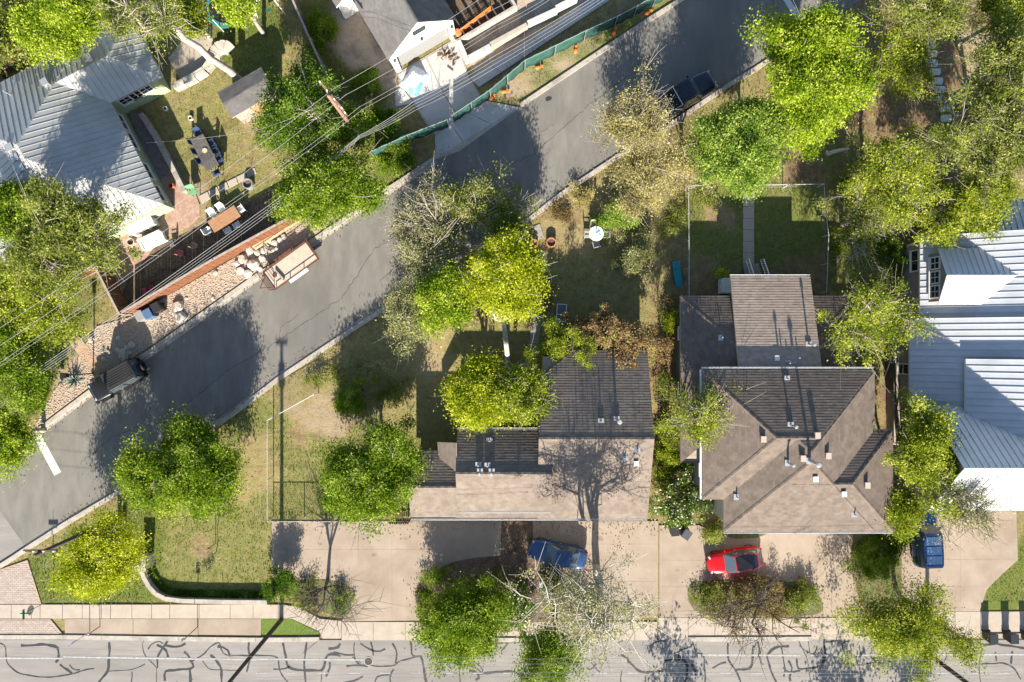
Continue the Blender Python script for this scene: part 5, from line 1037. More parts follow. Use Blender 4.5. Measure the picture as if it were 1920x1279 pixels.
# ------------------------------------------------------------------ utility poles, wires, signs
def upole(label, u, v, h, m, arms=((.5,2.2),), ang=0.0, r=.15, trans=None):
    t = thing('utility_pole', label, 'utility pole', P(u, v), ang); MB().tube([(0,0,-.2),(0,0,h*.5),(0,0,h)], [r*1.2, r, r*.8], 10).build('pole', m, t, smooth=True)
    for dz, w in arms:
        a = MB().box((0, .14, h-dz), (w, .12, .14)).build('crossarm', m, t)
        for x in (-.9, -.3, .3, .9): MB().cyl((x*w/2, .14, h-dz+.14), .05, .16, 8).build('insulator', M_WHITE, a)
    if trans: o = MB().cyl((.0,-.35,trans), .25, .9, 14).build('transformer', M_GALV, t, smooth=False); MB().cyl((.0,-.35,trans+.5), .06, .2, 8).build('bushing', M_STEEL, o)
upole('black utility pole on the corner lawn behind the yellow green tree', 224, 970, 9.4, M_POLE)
upole('dark utility pole at the kerb leaning out of the bottom edge', 528, 1161, 11.1, M_POLE, ((.15,.9),), trans=9.9)
upole('reddish brown utility pole between the green trees', 680, 265, 9.9, M_POLER, ((.3,2.4),(1.6,2.0)), R(-50))
upole('dark utility pole at the bottom right under the feathery tree', 1738, 1224, 10.5, M_POLE, trans=8.6)
def wire(label, pts, r=.022, sag=.25):
    r *= .45
    q = []
    W = [np.array(P(*p)) for p in pts]
    for a, b in zip(W[:-1], W[1:]):
        for t in np.linspace(0, 1, 10, endpoint=False): q.append(a*(1-t)+b*t - np.array([0, 0, sag*4*t*(1-t)]))
    q.append(W[-1]); MB().tube(q, r, 5).build('power_wire', M_GALV, None, label=label, cat='wire') if False else tag(MB().tube(q, r, 5).build('power_wire', mat('aluminium wire', (.22,.22,.22), rough=.6), None), label, 'wire', 'overhead wires')
wire('uppermost power wire crossing the grey metal roofed house yard', [(-30,634,9.6),(252,439,9.5),(628,165,9.7),(897,0,9.6),(1000,-60,9.6)], .024)
wire('second power wire crossing at the top of the brown pole', [(-30,668,9.3),(353,400,9.3),(648,178,9.6),(920,20,9.4),(1050,-55,9.4)], .024)
wire('third power wire, upper of the close pair', [(-30,700,8.2),(440,372,8.1),(675,200,8.2),(930,48,8.2),(1050,-20,8.2)])
wire('fourth power wire, lower of the close pair', [(-30,707,8.0),(440,379,7.9),(680,205,8.0),(930,56,8.0),(1060,-20,8.0)])
for k, nm in enumerate(('topmost', 'second', 'third', 'lowest')):
    d = k*6
    wire('%s cable of the low bundle along the brown fence' % nm, [(-20,760+d,6.1),(54,702+d*.8,6.1),(480,402+d,6.0),(674,254+d*.3,6.2),(776,190+d,6.1),(925,106+d*1.3,6.1),(1150,-30+d,6.1)], .026 if k else .035)
for k, (pts, nm) in enumerate((([(-30,1213,7),(462,1231,7.2),(1000,1236,7),(1860,1240,7.2),(1990,1240,7)],'first'), ([(-30,1225,6.6),(462,1240,6.8),(1000,1245,6.6),(1860,1250,6.8),(1990,1250,6.6)],'second'), ([(-30,1231,6.2),(462,1248,6.4),(1000,1252,6.2),(1860,1262,6.4),(1990,1262,6.2)],'third'), ([(440,1273,9.8),(1000,1262,9.6),(1880,1268,9.8),(1990,1270,9.8)],'fourth'), ([(440,1279,10.2),(1000,1270,10),(1880,1274,10.2),(1990,1276,10)],'fifth'))):
    wire('%s overhead wire along the main road counted from the kerb' % nm, pts, .02)
wire('service wire from the brown pole to the grey metal roofed house', [(636,182,8.6),(480,245,6.0),(275,268,3.4)], .018, .3)
# small black lamp posts and signs at the corner
def post_sign(name, label, u, v, h, blades, cat='sign', m=M_GALV, r=.03):
    t = thing(name, label, cat, P(u, v)); MB().tube([(0,0,-.1),(0,0,h)], r, 8).build('post', m, t)
    for nm, c, d, rz, mm in blades: MB().box(c, d, rz).build(nm, mm, t)
    return t
M_SIGNG = mat('green sign', (.01,.12,.06), rough=.5); M_SIGNB = mat('blue sign', (.05,.10,.28), rough=.5); M_SIGNR = mat('red sign', (.45,.01,.01), rough=.5)
t = post_sign('street_name_sign', 'green street name blades above a stop sign at the corner sidewalk', 100, 1121, 3.1, (('name_blade', (0,0,3.02), (.75,.03,.2), 0, M_SIGNG), ('name_blade', (0,0,3.24), (.03,.75,.2), 0, M_SIGNG)))
mb = MB().cyl((0,0,0), .38, .02, 8); c8 = math.pi/8; mb.v = [(-.05+z, x*math.cos(c8)-y*math.sin(c8), 2.45+x*math.sin(c8)+y*math.cos(c8)) for x, y, z in mb.v]; mb.build('stop_plate', M_GALV, t); f = MB().cyl((0,0,0), .37, .004, 8); f.v = [(-.066+z, x*math.cos(c8)-y*math.sin(c8), 2.45+x*math.sin(c8)+y*math.cos(c8)) for x, y, z in f.v]; f.build('stop_face', M_SIGNR, t)
post_sign('small_blue_sign', 'small blue sign on a thin post at the road kerb', 169, 1184, 2.3, (('sign_plate', (0,.03,2.2), (.42,.02,.5), .8, M_SIGNB),))
post_sign('thin_marker_post', 'thin dark marker post at the sidewalk edge below the yellow green tree', 188, 1174, 1.5, (('reflector', (0,0,1.45), (.1,.04,.14), 0, M_WHITE),), 'post', M_BLACK)
post_sign('thin_sign_post', 'thin dark sign post at the sidewalk below the curved stone wall', 371, 1175, 2.6, (('sign_plate', (0,.03,2.3), (.3,.02,.45), 0, M_GALV),), 'post', M_BLACK)
post_sign('tree_stake', 'dark stake beside the tiny young tree', 404, 1019, 1.6, (('tie', (0,0,1.2), (.1,.1,.04), 0, M_BLACK),), 'post', M_BARKD, .025)
post_sign('mailbox', 'grey mailbox on a post below the blue sedan', 1013, 1086, 1.0, (('box', (0,0,1.1), (.25,.5,.26), 0, M_GALV), ('flag', (.15,0,1.2), (.02,.12,.08), 0, M_TAIL)), 'mailbox', M_WOODT, .045)
post_sign('garden_lamp', 'thin lamp post on the gravel bed by the flagstone path', 176, 700, 3.3, (('lamp_head', (0,0,3.4), (.3,.3,.35), 0, M_BLACK), ('lamp_cap', (0,0,3.62), (.42,.42,.08), 0, M_BLACK)), 'lamp post', M_BLACK, .05)

# ------------------------------------------------------------------ fences and walls
def screen_fence(label, px, h=1.7):
    pts = [np.array(p) for p in PL(densify(px, 40))]; t = thing('screen_fence', label, 'fence', tuple(pts[0]))
    for a, b in zip(pts[:-1], pts[1:]):
        n = 6; vs = []; d = b-a; s = np.array([-d[1], d[0], 0]); s /= np.linalg.norm(s)
        for i in range(n+1):
            for k in range(4): vs.append(tuple(a + d*i/n + s*(.05*math.sin(i*2.1+k) + .02*k) + np.array([0, 0, .03 + h*k/3 - .04*math.sin(math.pi*i/n)*(k == 3)])))
        mb = MB().add(vs, [(i*4+k, (i+1)*4+k, (i+1)*4+k+1, i*4+k+1) for i in range(n) for k in range(3)]); o = mb.build('fabric_panel', M_GREENF, t, world=True, smooth=True); o.modifiers.new('Solidify', 'SOLIDIFY').thickness = .015
    for p in pts: MB().tube([tuple(p + (0,0,-.1)), tuple(p + (0,0,h+.08))], .03, 6).build('post', M_GALV, t, world=True)
    top = [tuple(p + (0,0,h+.02)) for p in pts]; MB().tube(top, .022, 6).build('top_rail', M_GALV, t, world=True)
screen_fence('dark green construction screen left of the grey drive', [(703,296),(770,266),(842,238)]); screen_fence('long dark green construction screen along the street verge', [(851,230),(920,184),(984,130),(1040,103),(1095,76),(1152,50),(1260,-8)])
def plank_fence(name, label, px, h, m, w=.14, rails=True, capm=None, jitter=.02):
    t = None
    for (a, b) in zip(px[:-1], px[1:]):
        A, B = np.array(P(*a)), np.array(P(*b)); d = B-A; L = np.linalg.norm(d); d /= L; ang = math.atan2(d[1], d[0]); n = int(L/w)
        if t is None: t = thing(name, label, 'fence', tuple(A))
        me = None
        for i in range(n):
            c = A + d*(i+.5)*L/n - np.array(WT[t.name][0])
            if me is None: o = MB().box((0,0,h/2), (L/n-.012, .025, h)).build('plank', m, t); me = o.data
            else: o = bpy.data.objects.new('plank', me); COL.objects.link(o); o.parent = t; reg(o, t)
            o.location = (c[0], c[1], random.uniform(-jitter, jitter)); o.rotation_euler = (random.uniform(-.015,.015), 0, ang)
        s = np.array([-d[1], d[0], 0])*.06; M_ = (A+B)/2
        if rails:
            for z in (.35, h-.3): MB().box(tuple(M_ + s + (0,0,z)), (L, .05, .09), ang).build('rail', capm or M_WOODT, t, world=True)
        MB().box(tuple(M_ + s*.4 + (0,0,h+.03)), (L+.05, .15, .04), ang).build('cap_rail', capm or M_WOODT, t, world=True)
        for i in range(int(L/2.4)+1): MB().box(tuple(A + d*min(L-.05, i*2.4+.05) + s*1.6 + (0,0,h/2)), (.1,.1,h), ang).build('post', capm or M_WOODT, t, world=True)
    return t
plank_fence('plank_fence', 'long rust brown plank fence above the gravel bed', [(255,588),(420,492),(585,402)], 1.9, M_WOODF)
plank_fence('plank_fence', 'rust brown fence leg closing the patio at its lower left', [(250,590),(207,505)], 1.9, M_WOODF)
plank_fence('plank_fence', 'short rust brown fence panel beside the feathery tree', [(203,500),(158,523)], 1.6, M_WOODF)
plank_fence('dark_plank_fence', 'dark weathered fence between the top lawn and the dirt yard', [(548,-10),(592,90),(645,205)], 1.8, mat('dark fence wood', (.06,.05,.04), (.10,.085,.07), 4, .9, island=.15))
plank_fence('dark_plank_fence', 'weathered fence along the right side passage', [(1660,680),(1666,800)], 1.4, mat('dark fence wood', (.06,.05,.04)))
def chain_fence(name, label, px, h, step=50):
    pts = [np.array(p) for p in PL(densify([(q[0], q[1]) for q in px], step), h)]; k = 1.0
    t = thing(name, label, 'fence', (pts[0][0], pts[0][1], 0)); m = mat('white fence pipe', (.40,.39,.37), rough=.5)
    for p in pts: MB().tube([(p[0],p[1],-.1),(p[0],p[1],h+.04)], .035, 8).build('post', m, t, world=True)
    MB().tube([tuple(p) for p in pts], .026, 8).build('top_rail', m, t, world=True); mb = MB()
    for a, b in zip(pts[:-1], pts[1:]):
        L = np.linalg.norm(b-a); n = max(2, int(L/.16)); g = .006; d = (b-a)/n; e = d/np.linalg.norm(d)*g
        for s in (-1, 1):
            for i in range(-int(h/.16), n + int(h/.16)):
                i0, i1 = (i, i + s*h/.16); z0, z1 = .05, h
                q0, q1 = max(0, min(n, i0)), max(0, min(n, i1))
                if abs(i1-i0) < 1e-6 or abs(q1-q0) < 1e-6: continue
                f = lambda q: .05 + (h-.05)*(q-i0)/(i1-i0)
                A_, B_ = a + d*q0, a + d*q1; mb.add([(A_[0]-e[0],A_[1]-e[1],f(q0)), (A_[0]+e[0],A_[1]+e[1],f(q0)), (B_[0]+e[0],B_[1]+e[1],f(q1)), (B_[0]-e[0],B_[1]-e[1],f(q1))], [(0,1,2,3)])
    mb.build('chain_mesh', M_GALV, t, world=True, kind='stuff')
chain_fence('chain_link_fence', 'white railed chain link fence round the lawn beside the wide drive', [(760,979),(620,978),(501,978),(501,900),(501,788),(588,740)], 1.35)
chain_fence('chain_link_fence', 'white railed chain link fence at the left of the fenced back yard', [(1292,555),(1292,450),(1291,349),(1330,347)], 1.2)
chain_fence('chain_link_fence', 'white railed chain link fence at the top and right of the back yard', [(1414,347),(1545,345),(1549,400),(1554,440),(1550,548)], 1.2)
chain_fence('chain_link_fence', 'rusty wire fence piece between dark shrub and dry slope', [(660,785),(690,803),(700,800)], 1.1)
def wall_run(name, label, px, w, h, m, cap=None, step=10):
    pts = densify(px, step); A = PL(pts); t = thing(name, label, 'wall', (A[0][0], A[0][1], 0)); n = 0
    rows = 3
    for i in range(len(A)-1):
        a, b = np.array(A[i]), np.array(A[i+1]); L = np.linalg.norm(b-a); ang = math.atan2(b[1]-a[1], b[0]-a[0]); c = (a+b)/2
        for k in range(rows): MB().box((c[0], c[1], h*(k+.5)/rows), (L*random.uniform(.93,1.0), w*random.uniform(.9,1.05), h/rows-.01), ang + random.uniform(-.02,.02)).build('stone', m, t, world=True)
        if cap: MB().box((c[0], c[1], h+.025), (L*.985, w*1.2, .05), ang).build('cap_stone', cap, t, world=True)
    return t
wall_run('retaining_wall', 'curved limestone retaining wall round the corner lawn', [(270,1060),(276,1078),(286,1096),(298,1109),(316,1118),(345,1122),(420,1124),(505,1125)], .28, .5, M_STONE, M_KERB)
pl_ = thing('stone_pillar', 'square stone pillar with cap where the curved wall starts', 'pillar', P(280,1048)); MB().box((0,0,.6), (.75,.95,1.3)).build('shaft', M_STONE, pl_); MB().box((0,0,1.29), (.9,1.1,.1)).build('cap', M_KERB, pl_); MB().box((-.7,-.5,.35), (.55,.5,.8)).build('side_block', M_STONE, pl_)
hs = thing('low_hedge', 'dark low hedge strip inside the curved stone wall', 'hedge', P(290,1085)); rg = np.random.default_rng(8)
q = np.array(PL(densify([(286,1066),(292,1086),(304,1100),(324,1110),(360,1113),(430,1114),(498,1115)], 3)))
for k in range(40): p = q[rg.integers(0, len(q))] + rg.standard_normal(3)*np.array([.12,.12,0]); MB().tube([(p[0],p[1],0),(p[0]+.03,p[1],.3)], .012, 4).build('stem', M_BARKD, hs, world=True)
cc = q[rg.integers(0, len(q), 900)] + np.stack([rg.uniform(-.17,.17,900), rg.uniform(-.17,.17,900), rg.uniform(.03,.16,900)], 1)
V, F = leaves(cc, .06, 26, .045, rg, .6); V[:, 2] = np.maximum(V[:, 2], .03); tag(npmesh('foliage', V - np.array(WT[hs.name][0]), F, LM['deep'], hs), kind='stuff')
wall_run('stone_wall', 'pale curved stone wall between lawn and grey metal roofed house', [(332,168),(352,158),(372,148),(390,136),(400,122)], .5, .7, M_STONE, None, 12)
wall_run('timber_wall', 'low retaining wall beside the sunken courtyard', [(272,218),(300,262),(330,318),(352,362)], .32, .6, M_WOODT, M_KERB, 16)
rw = thing('concrete_step_wall', 'stepped concrete block wall on the construction site', 'wall', P(950,75))
for a, b in (((880,116),(920,94)),((920,92),(988,55)),((989,52),(1043,27)),((1041,24),(1080,4)),((861,84),(877,120))):
    A, B = np.array(P(*a)), np.array(P(*b)); c = (A+B)/2; MB().box((c[0], c[1], .4), (np.linalg.norm(B-A)-.03, .32, .9), math.atan2(B[1]-A[1], B[0]-A[0])).build('block', M_CONCG if a[0] != 920 else M_CONCD, rw, world=True)
of = thing('orange_barrier_fence', 'orange plastic barrier fence at the edge of the construction site', 'fence', P(858,70))
A, B = np.array(P(862,68)), np.array(P(920,24)); 
for i in range(26):
    c = A + (B-A)*i/25; MB().box((c[0], c[1], .5), (.05,.02,1.0), .6).build('slat', M_ORANGE, of, world=True)
for z in (.2,.5,.8,1.0): MB().tube([tuple(A+(0,0,z)), tuple(B+(0,0,z))], .025, 5).build('band', M_ORANGE, of, world=True)
t = thing('orange_barrel', 'orange barrel at the corner of the white gabled house', 'barrel', P(860,70)); MB().cyl((0,0,.5), .28, 1.0, 16, r2=.22).build('body', M_ORANGE, t); MB().cyl((0,0,.6), .262, .16, 16).build('band', M_WHITE, t)
# ------------------------------------------------------------------ furniture and small things
def boxes(t, spec):
    for nm, c, d, m in spec: MB().box(c, d).build(nm, m, t)
def chair(name, label, u, v, ang, m, group=None, s=1.0, arms=True, z=0.0):
    t = thing(name, label, 'chair', (P(u,v)[0], P(u,v)[1], z), ang, group)
    boxes(t, [('seat', (0,0,.43*s), (.5*s,.5*s,.06), m)]); MB().box((0,.25*s,.70*s), (.5*s,.05,.5*s), 0, -.15).build('backrest', m, t)
    for x in (-.22,.22):
        for y in (-.22,.22): MB().box((x*s,y*s,.2*s), (.045,.045,.42*s)).build('leg', m, t)
        if arms: MB().box((x*1.12*s,0,.62*s), (.05,.45*s,.04)).build('armrest', m, t)
    return t
# picnic table set on the lawn
tb = thing('picnic_table', 'dark grey wooden dining table on the patchy lawn', 'table', P(392,291), R(-63))
for i in range(5): MB().box((0,-.44+i*.22,.74), (2.7,.21,.05)).build('table_board', mat('dark table wood', (.07,.065,.06), (.10,.095,.09), 4, .8), tb)
for x in (-1.1,1.1):
    for y in (-.38,.38): MB().box((x,y,.36), (.1,.1,.72)).build('leg', M_BARKD, tb)
M_NAVYC = mat('dark blue chair', (.03,.045,.09), rough=.6)
for u, v, a, nm in ((368,268,R(117),'first dark blue chair on the left of the dining table'),(375,286,R(117),'second dark blue chair on the left of the dining table'),(383,304,R(117),'third dark blue chair on the left of the dining table'),(403,272,R(-63),'first dark blue chair on the right of the dining table'),(411,287,R(-63),'second dark blue chair on the right of the dining table'),(417,301,R(-63),'third dark blue chair on the right of the dining table'),(377,252,R(27),'dark blue chair at the far head of the dining table'),(411,327,R(207),'dark blue chair at the near head of the dining table')): chair('garden_chair', nm, u, v, a, M_NAVYC, 'chairs round the dining table')
bw_ = tag(MB().cyl((P(393,288)[0],P(393,288)[1],.8), .12, .08, 12, r2=.2).build('bowl', M_WOODP), 'small bowl in the middle of the dark dining table', 'bowl')
# patio inside the plank fence
lay('patio', blob([(215,430),(300,330),(345,335),(375,375),(375,415),(300,450),(262,500),(215,545),(200,490)], 1), .045, mat('brick patio', (.27,.17,.125), (.36,.25,.19), 5, .9, .3, 25, c3=(.22,.13,.095), scale3=1), 'brick paved patio inside the plank fence', .07)
lay('patio_painted_shade', [(225,560),(260,480),(560,335),(580,390),(250,585)], .02, M_MULCH, 'mulch strip behind the plank fence with the fence shade in its dark colour', .05)  # shade cast by the plank fence, painted as a dark sheet on the soil
lay('courtyard', [(240,205),(275,215),(350,360),(320,385),(290,330)], .03, mat('courtyard stone', (.16,.13,.12), (.22,.185,.165), 3, .9), 'stone paved courtyard beside the sage green wall', .05)
lay('concrete_patio', [(355,60),(398,48),(402,125),(385,140),(345,160),(315,110)], .035, mat('patio concrete', (.30,.25,.2), (.35,.3,.24), 2, .9), 'concrete patio beside the leaning oak', .06)
wk = thing('garden_walk', None, None, P(420,345)); tag(wk, 'pale stone walk from patio to trees', kind='structure')
for i in range(6): quadslabs(wk, lerp((372,368),(478,314),i/6), lerp((372,368),(478,314),(i+1)/6), lerp((378,382),(482,325),(i+1)/6), lerp((378,382),(482,325),i/6), 1, 1, -.05, .04, M_CONCD, gap=.02)
tb = thing('patio_table', 'long red brown patio table beside the plank fence', 'table', P(428,414), R(33))
for i in range(5): MB().box((0,-.4+i*.2,.74), (2.4,.19,.05)).build('table_board', M_WOODD, tb)
for x in (-1.0,1.0):
    for y in (-.33,.33): MB().box((x,y,.36), (.09,.09,.72)).build('leg', M_WOODD, tb)
for u, v, a, nm in ((403,402,R(33),'white patio chair left of two on the house side of the red brown table'),(420,392,R(33),'white patio chair right of two on the house side of the red brown table'),(432,434,R(213),'white patio chair left of two on the fence side of the red brown table'),(449,424,R(213),'white patio chair right of two on the fence side of the red brown table'),(395,435,R(123),'white patio chair at the lower end of the red brown table'),(457,395,R(-57),'white patio chair at the upper end of the red brown table')): chair('patio_chair', nm, u, v, a, M_WHITE, 'white chairs round the patio table')
chair('armchair', 'green garden armchair at the end of the pale stone walk', 367, 361, R(20), mat('green chair', (.12,.25,.13), rough=.6), s=1.2)
sf = thing('white_sofa', 'white outdoor sofa with cushions on the brick patio', 'sofa', P(292,453), R(25)); boxes(sf, [('base',(0,0,.22),(1.9,.8,.34),M_WHITE),('backrest',(0,.36,.6),(1.9,.16,.5),M_WHITE),('armrest',(-.9,0,.45),(.14,.8,.3),M_WHITE),('armrest',(.9,0,.45),(.14,.8,.3),M_WHITE)]); [MB().box((x,-.02,.45), (.55,.6,.14), 0, 0, .9).build('cushion', M_OFFW, sf) for x in (-.58,0,.58)]
cb = thing('white_cabinet', 'white outdoor kitchen cabinet against the sage green house', 'cabinet', P(275,425), R(25)); boxes(cb, [('body',(0,0,.5),(2.0,.8,1.0),M_WHITE),('worktop',(0,0,1.03),(2.1,.9,.06),M_OFFW)]); [MB().box((x,-.41,.5), (.45,.03,.7)).build('door', M_GREYW, cb) for x in (-.6,0,.6)]
for u, v, c, nm in ((343,475,(.45,.12,.12),'red'),(328,458,(.1,.1,.11),'black'),(292,543,(.4,.03,.12),'crimson'),(278,547,(.38,.05,.15),'magenta'),(369,462,(.3,.2,.15),'brown')): chair('small_chair', '%s small chair in the shade behind the plank fence' % nm, u, v, random.uniform(0,6), mat(nm+' chair', c, rough=.6), s=.85)
def pot(label, u, v, r, m, plant=None, h=.45):
    t = thing('plant_pot', label, 'pot', P(u,v)); MB().ring((0,0,0), r*.82, r, h, 22).build('rim', m, t); MB().cyl((0,0,h*.35), r*.84, h*.6, 20).build('soil', M_SOIL, t)
pot('left terracotta ring pot beside the stepping slabs', 1000,458,.36,M_TERRA); pot('right terracotta ring pot beside the stepping slabs', 1033,456,.38,M_TERRA); pot('brown pot below the dry brown shrub', 1025,570,.28,M_TERRA); pot('small white ring pot beside the bright crown', 1029,527,.22,M_WHITE)
pot('small white planter ring on the patchy lawn near the window', 312,205,.17,M_WHITE, h=.25); pot('lone white planter ring on the patchy lawn', 359,223,.17,M_WHITE, h=.25)
pot('big pale pot beside the sofa', 250,455,.3,M_STONE); pot('grey round fire bowl on the lawn beside the walk', 468,347,.4,M_GALV, h=.5); pot('terracotta pot on the brick patio', 325,350,.22,M_TERRA)
gt = thing('glass_table', 'round pale glass garden table in the back yard', 'table', P(1116,441)); MB().cyl((0,0,.72), .54, .03, 28).build('table_top', mat('frosted table glass', (.55,.62,.62), rough=.15, spec=.7), gt); MB().ring((0,0,.69), .52, .57, .06, 28).build('rim', M_WHITE, gt); MB().tube([(0,0,0),(0,0,2.3)], .025, 8).build('parasol_pole', mat('teal pole', (.1,.35,.33), rough=.4), gt); MB().cyl((.0,0,1.6), .04, 1.3, 10, r2=.1).build('folded_parasol', mat('teal cloth', (.05,.22,.20), rough=.8), gt); [MB().tube([(math.cos(a)*.4,math.sin(a)*.4,0),(math.cos(a)*.3,math.sin(a)*.3,.7)], .02, 6).build('leg', M_WHITE, gt) for a in (.6,2.2,3.7,5.3)]
M_MESHC = mat('grey mesh chair', (.28,.27,.25), rough=.7)
for u, v, a, nm in ((1100,442,R(90),'left'),(1116,460,R(195),'lower'),(1134,442,R(-90),'right'),(1112,422,R(5),'upper')): chair('mesh_chair', '%s grey mesh chair at the round glass table' % nm, u, v, a, M_MESHC, 'chairs at the glass table', .95)
lg = thing('sun_lounger', 'teal folding lounger left of the chain link fence', 'lounger', P(1268,514), R(10)); TEAL = mat('teal fabric', (.01,.17,.20), rough=.7)
MB().box((0,-.1,.34), (.6,.95,.04)).build('seat', TEAL, lg); MB().box((0,.68,.52), (.6,.62,.04), 0, .5).build('backrest', TEAL, lg); MB().box((0,-.78,.3), (.6,.4,.04), 0, .15).build('footrest', TEAL, lg); [MB().tube([(x,-.95,.3),(x,.9,.3)], .02, 6).build('frame_tube', M_BLACK, lg) for x in (-.32,.32)]; [MB().box((x,y,.15), (.04,.04,.32)).build('leg', M_BLACK, lg) for x in (-.3,.3) for y in (-.7,.5)]
cf = thing('cold_frame', 'white framed reclining seat on the shaded lawn', 'lounger', P(1052,587), R(-4)); SLT = mat('slate fabric', (.10,.13,.16), rough=.6); MB().box((0,.25,.42), (.62,.75,.04), 0, .25).build('backrest', SLT, cf); MB().box((0,-.42,.32), (.62,.5,.04)).build('seat', SLT, cf); [MB().box((x,0,.4), (.06,1.35,.05)).build('frame_side', M_WHITE, cf) for x in (-.36,.36)]; [MB().box((0,y,.4), (.72,.06,.05)).build('frame_bar', M_WHITE, cf) for y in (-.68,-.14,.66)]; [MB().box((x,y,.19), (.05,.05,.38)).build('leg', M_WHITE, cf) for x in (-.33,.33) for y in (-.6,.6)]
# trampoline
tp = thing('trampoline', 'round trampoline with green pad at the top of the lawn', 'trampoline', P(430,24)); MB().cyl((0,0,.88), 1.25, .02, 32).build('mat', M_BLACK, tp); MB().ring((0,0,.86), 1.22, 1.62, .07, 32).build('pad', mat('green pad', (.03,.16,.13), rough=.6), tp)
for k in range(6):
    a = k*math.pi/3+.3; MB().tube([(1.6*math.cos(a),1.6*math.sin(a),0),(1.6*math.cos(a),1.6*math.sin(a),2.6)], .035, 6).build('net_post', M_WHITE, tp)
bs = thing('swing_frame', 'white swing frame at the end of the trampoline', 'swing', P(508,25), R(25)); [MB().tube([(x,y,0),(x*.8,0,2.2)], .04, 6).build('leg', M_WHITE, bs) for x in (-1.0,1.0) for y in (-.6,.6)]; MB().tube([(-.85,0,2.2),(.85,0,2.2)], .045, 6).build('top_bar', M_WHITE, bs); MB().box((0,0,.5), (.5,.2,.04)).build('seat', M_GREENF, bs)
# curved stone steps
ss = thing('stone_steps', 'fan of curved stone steps at the foot of the leaning oak', 'steps', P(430,108))
for i in range(6):
    a0, a1 = R(200-i*26), R(200-(i+1)*26+3); c = (-.35,-.1); MB().prism([(c[0]+r*math.cos(a), c[1]+r*math.sin(a)) for r, a in ((.35,a0),(1.2,a0),(1.22,(a0+a1)/2),(1.2,a1),(.35,a1))], 0, .1+.13*i).build('step', M_STONE, ss)
# stepping stones
ST = [(1738,70),(1743,85),(1746,101),(1747,119),(1753,135),(1757,152),(1762,169),(1766,186),(1771,204),(1774,222),(1786,242)]; OR = ['first','second','third','fourth','fifth','sixth','seventh','eighth','ninth','tenth','last']
for i, (u, v) in enumerate(ST):
    p = P(u, v); q = [(p[0]+.42*sx, p[1]+.27*sy) for sx, sy in ((-1,-.6),(-.8,-1),(.8,-1),(1,-.5),(1,.7),(.75,1),(-.8,1),(-1,.6))]; q = [(x+random.uniform(-.04,.04), y+random.uniform(-.04,.04)) for x, y in q]
    tag(MB().prism(q, -.05, .07).build('stepping_stone', mat('grey stepping stone', (.42,.42,.41), (.5,.5,.48), 4, .9)), '%s pale stepping stone counted from the top of the row' % OR[i], 'stone', 'stepping stones')
# boulders
def boulders(label, group, spots):
    for u, v, r in spots: p = P(u, v); tag(MB().rock((p[0], p[1], r*.28), r, .62).build('boulder', M_STONE), label, 'boulder', group)
random.seed(21)
boulders('pale limestone boulder in the rock pile behind the trailer', 'boulders behind the trailer', [(456,486,.42),(477,496,.55),(452,508,.35),(466,513,.4),(470,470,.35),(484,474,.3),(496,470,.32),(492,484,.3),(482,462,.26),(500,462,.3),(510,468,.28),(516,456,.28),(504,452,.24),(526,450,.26),(446,494,.3),(488,505,.25),(520,466,.22),(533,444,.25)])
for q, nm in (((336,575,.5),'upper of three'),((340,596,.55),'lowest and largest of three'),((332,588,.35),'smallest of three')): boulders('pale limestone boulder between fence and kerb, %s' % nm, 'boulders by the kerb', [q])
boulders('pale rounded boulder in the jeep shadow', 'boulders by the jeep', [(232,660,.32),(240,652,.3),(248,648,.34),(228,668,.26),(236,668,.3),(243,662,.25),(222,656,.22),(234,676,.24)])
for q, nm in (((172,636,.26),'at the upper end of the flagstone path'),((208,662,.18),'right of the flagstone path'),((222,632,.2),'above the jeep boulders'),((195,672,.2),'beside the small agave'),((400,560,.2),'near the kerb in mid bed'),((350,560,.15),'above the three kerb boulders'),((405,512,.22),'close to the foot of the plank fence')): boulders('small pale rock on the gravel bed %s' % nm, 'loose rocks', [q])
# bins, tarp, rubble, sandbags
def bin_(name, label, u, v, ang, m, z=.05, group=None):
    t = thing(name, label, 'bin', (P(u,v)[0], P(u,v)[1], z), ang, group); MB().box((0,0,.5), (.5,.58,.95), 0, 0, 1.14).build('body', m, t); MB().box((0,.02,1.0), (.62,.72,.07)).build('lid', m, t); MB().tube([(-.25,.36,.93),(.25,.36,.93)], .03, 6).build('handle', M_BLACK, t); [MB().cyl((x,.27,.1), .1, .06, 12, 'x').build('wheel', M_TYRE, t) for x in (-.27,.27)]
M_BINB = mat('black bin', (.02,.021,.023), rough=.5); M_BING = mat('grey bin', (.06,.065,.07), rough=.5)
bin_('wheeled_bin', 'black wheeled bin left of the pair by the white flowered hedge', 1260, 990, .1, M_BINB); bin_('wheeled_bin', 'grey wheeled bin tilted at the foot of the white flowered hedge', 1281, 996, -.6, M_BING)
for i, (u, nm) in enumerate(((1846,'left'),(1884,'middle'),(1918,'right'))): bin_('wheeled_bin', '%s of three black bins at the bottom right kerb' % nm, u, 1188, 0, M_BINB)
bin_('storage_bin', 'blue grey bin under the left end of the plank fence', 290, 590, .5, mat('blue bin', (.06,.11,.2), rough=.5)); bin_('storage_bin', 'black bin beside the blue grey one at the plank fence', 305, 578, .5, M_BINB); bin_('storage_bin', 'pale grey bin nearest the fence corner', 275, 594, .5, M_GALV)
tp = thing('tarp_heap', 'material heap under a white and blue tarp on the grey drive', 'tarp', P(778,152), R(-35)); n = 14; vs = []
for i in range(n):
    for j in range(n):
        x, y = (i/(n-1)-.5)*2.1, (j/(n-1)-.5)*1.45; e = min(1, 3.2*min(i, n-1-i)/(n-1))*min(1, 3.2*min(j, n-1-j)/(n-1)); vs.append((y*1.15, x, .03 + e*(.75+random.uniform(-.07,.07))))
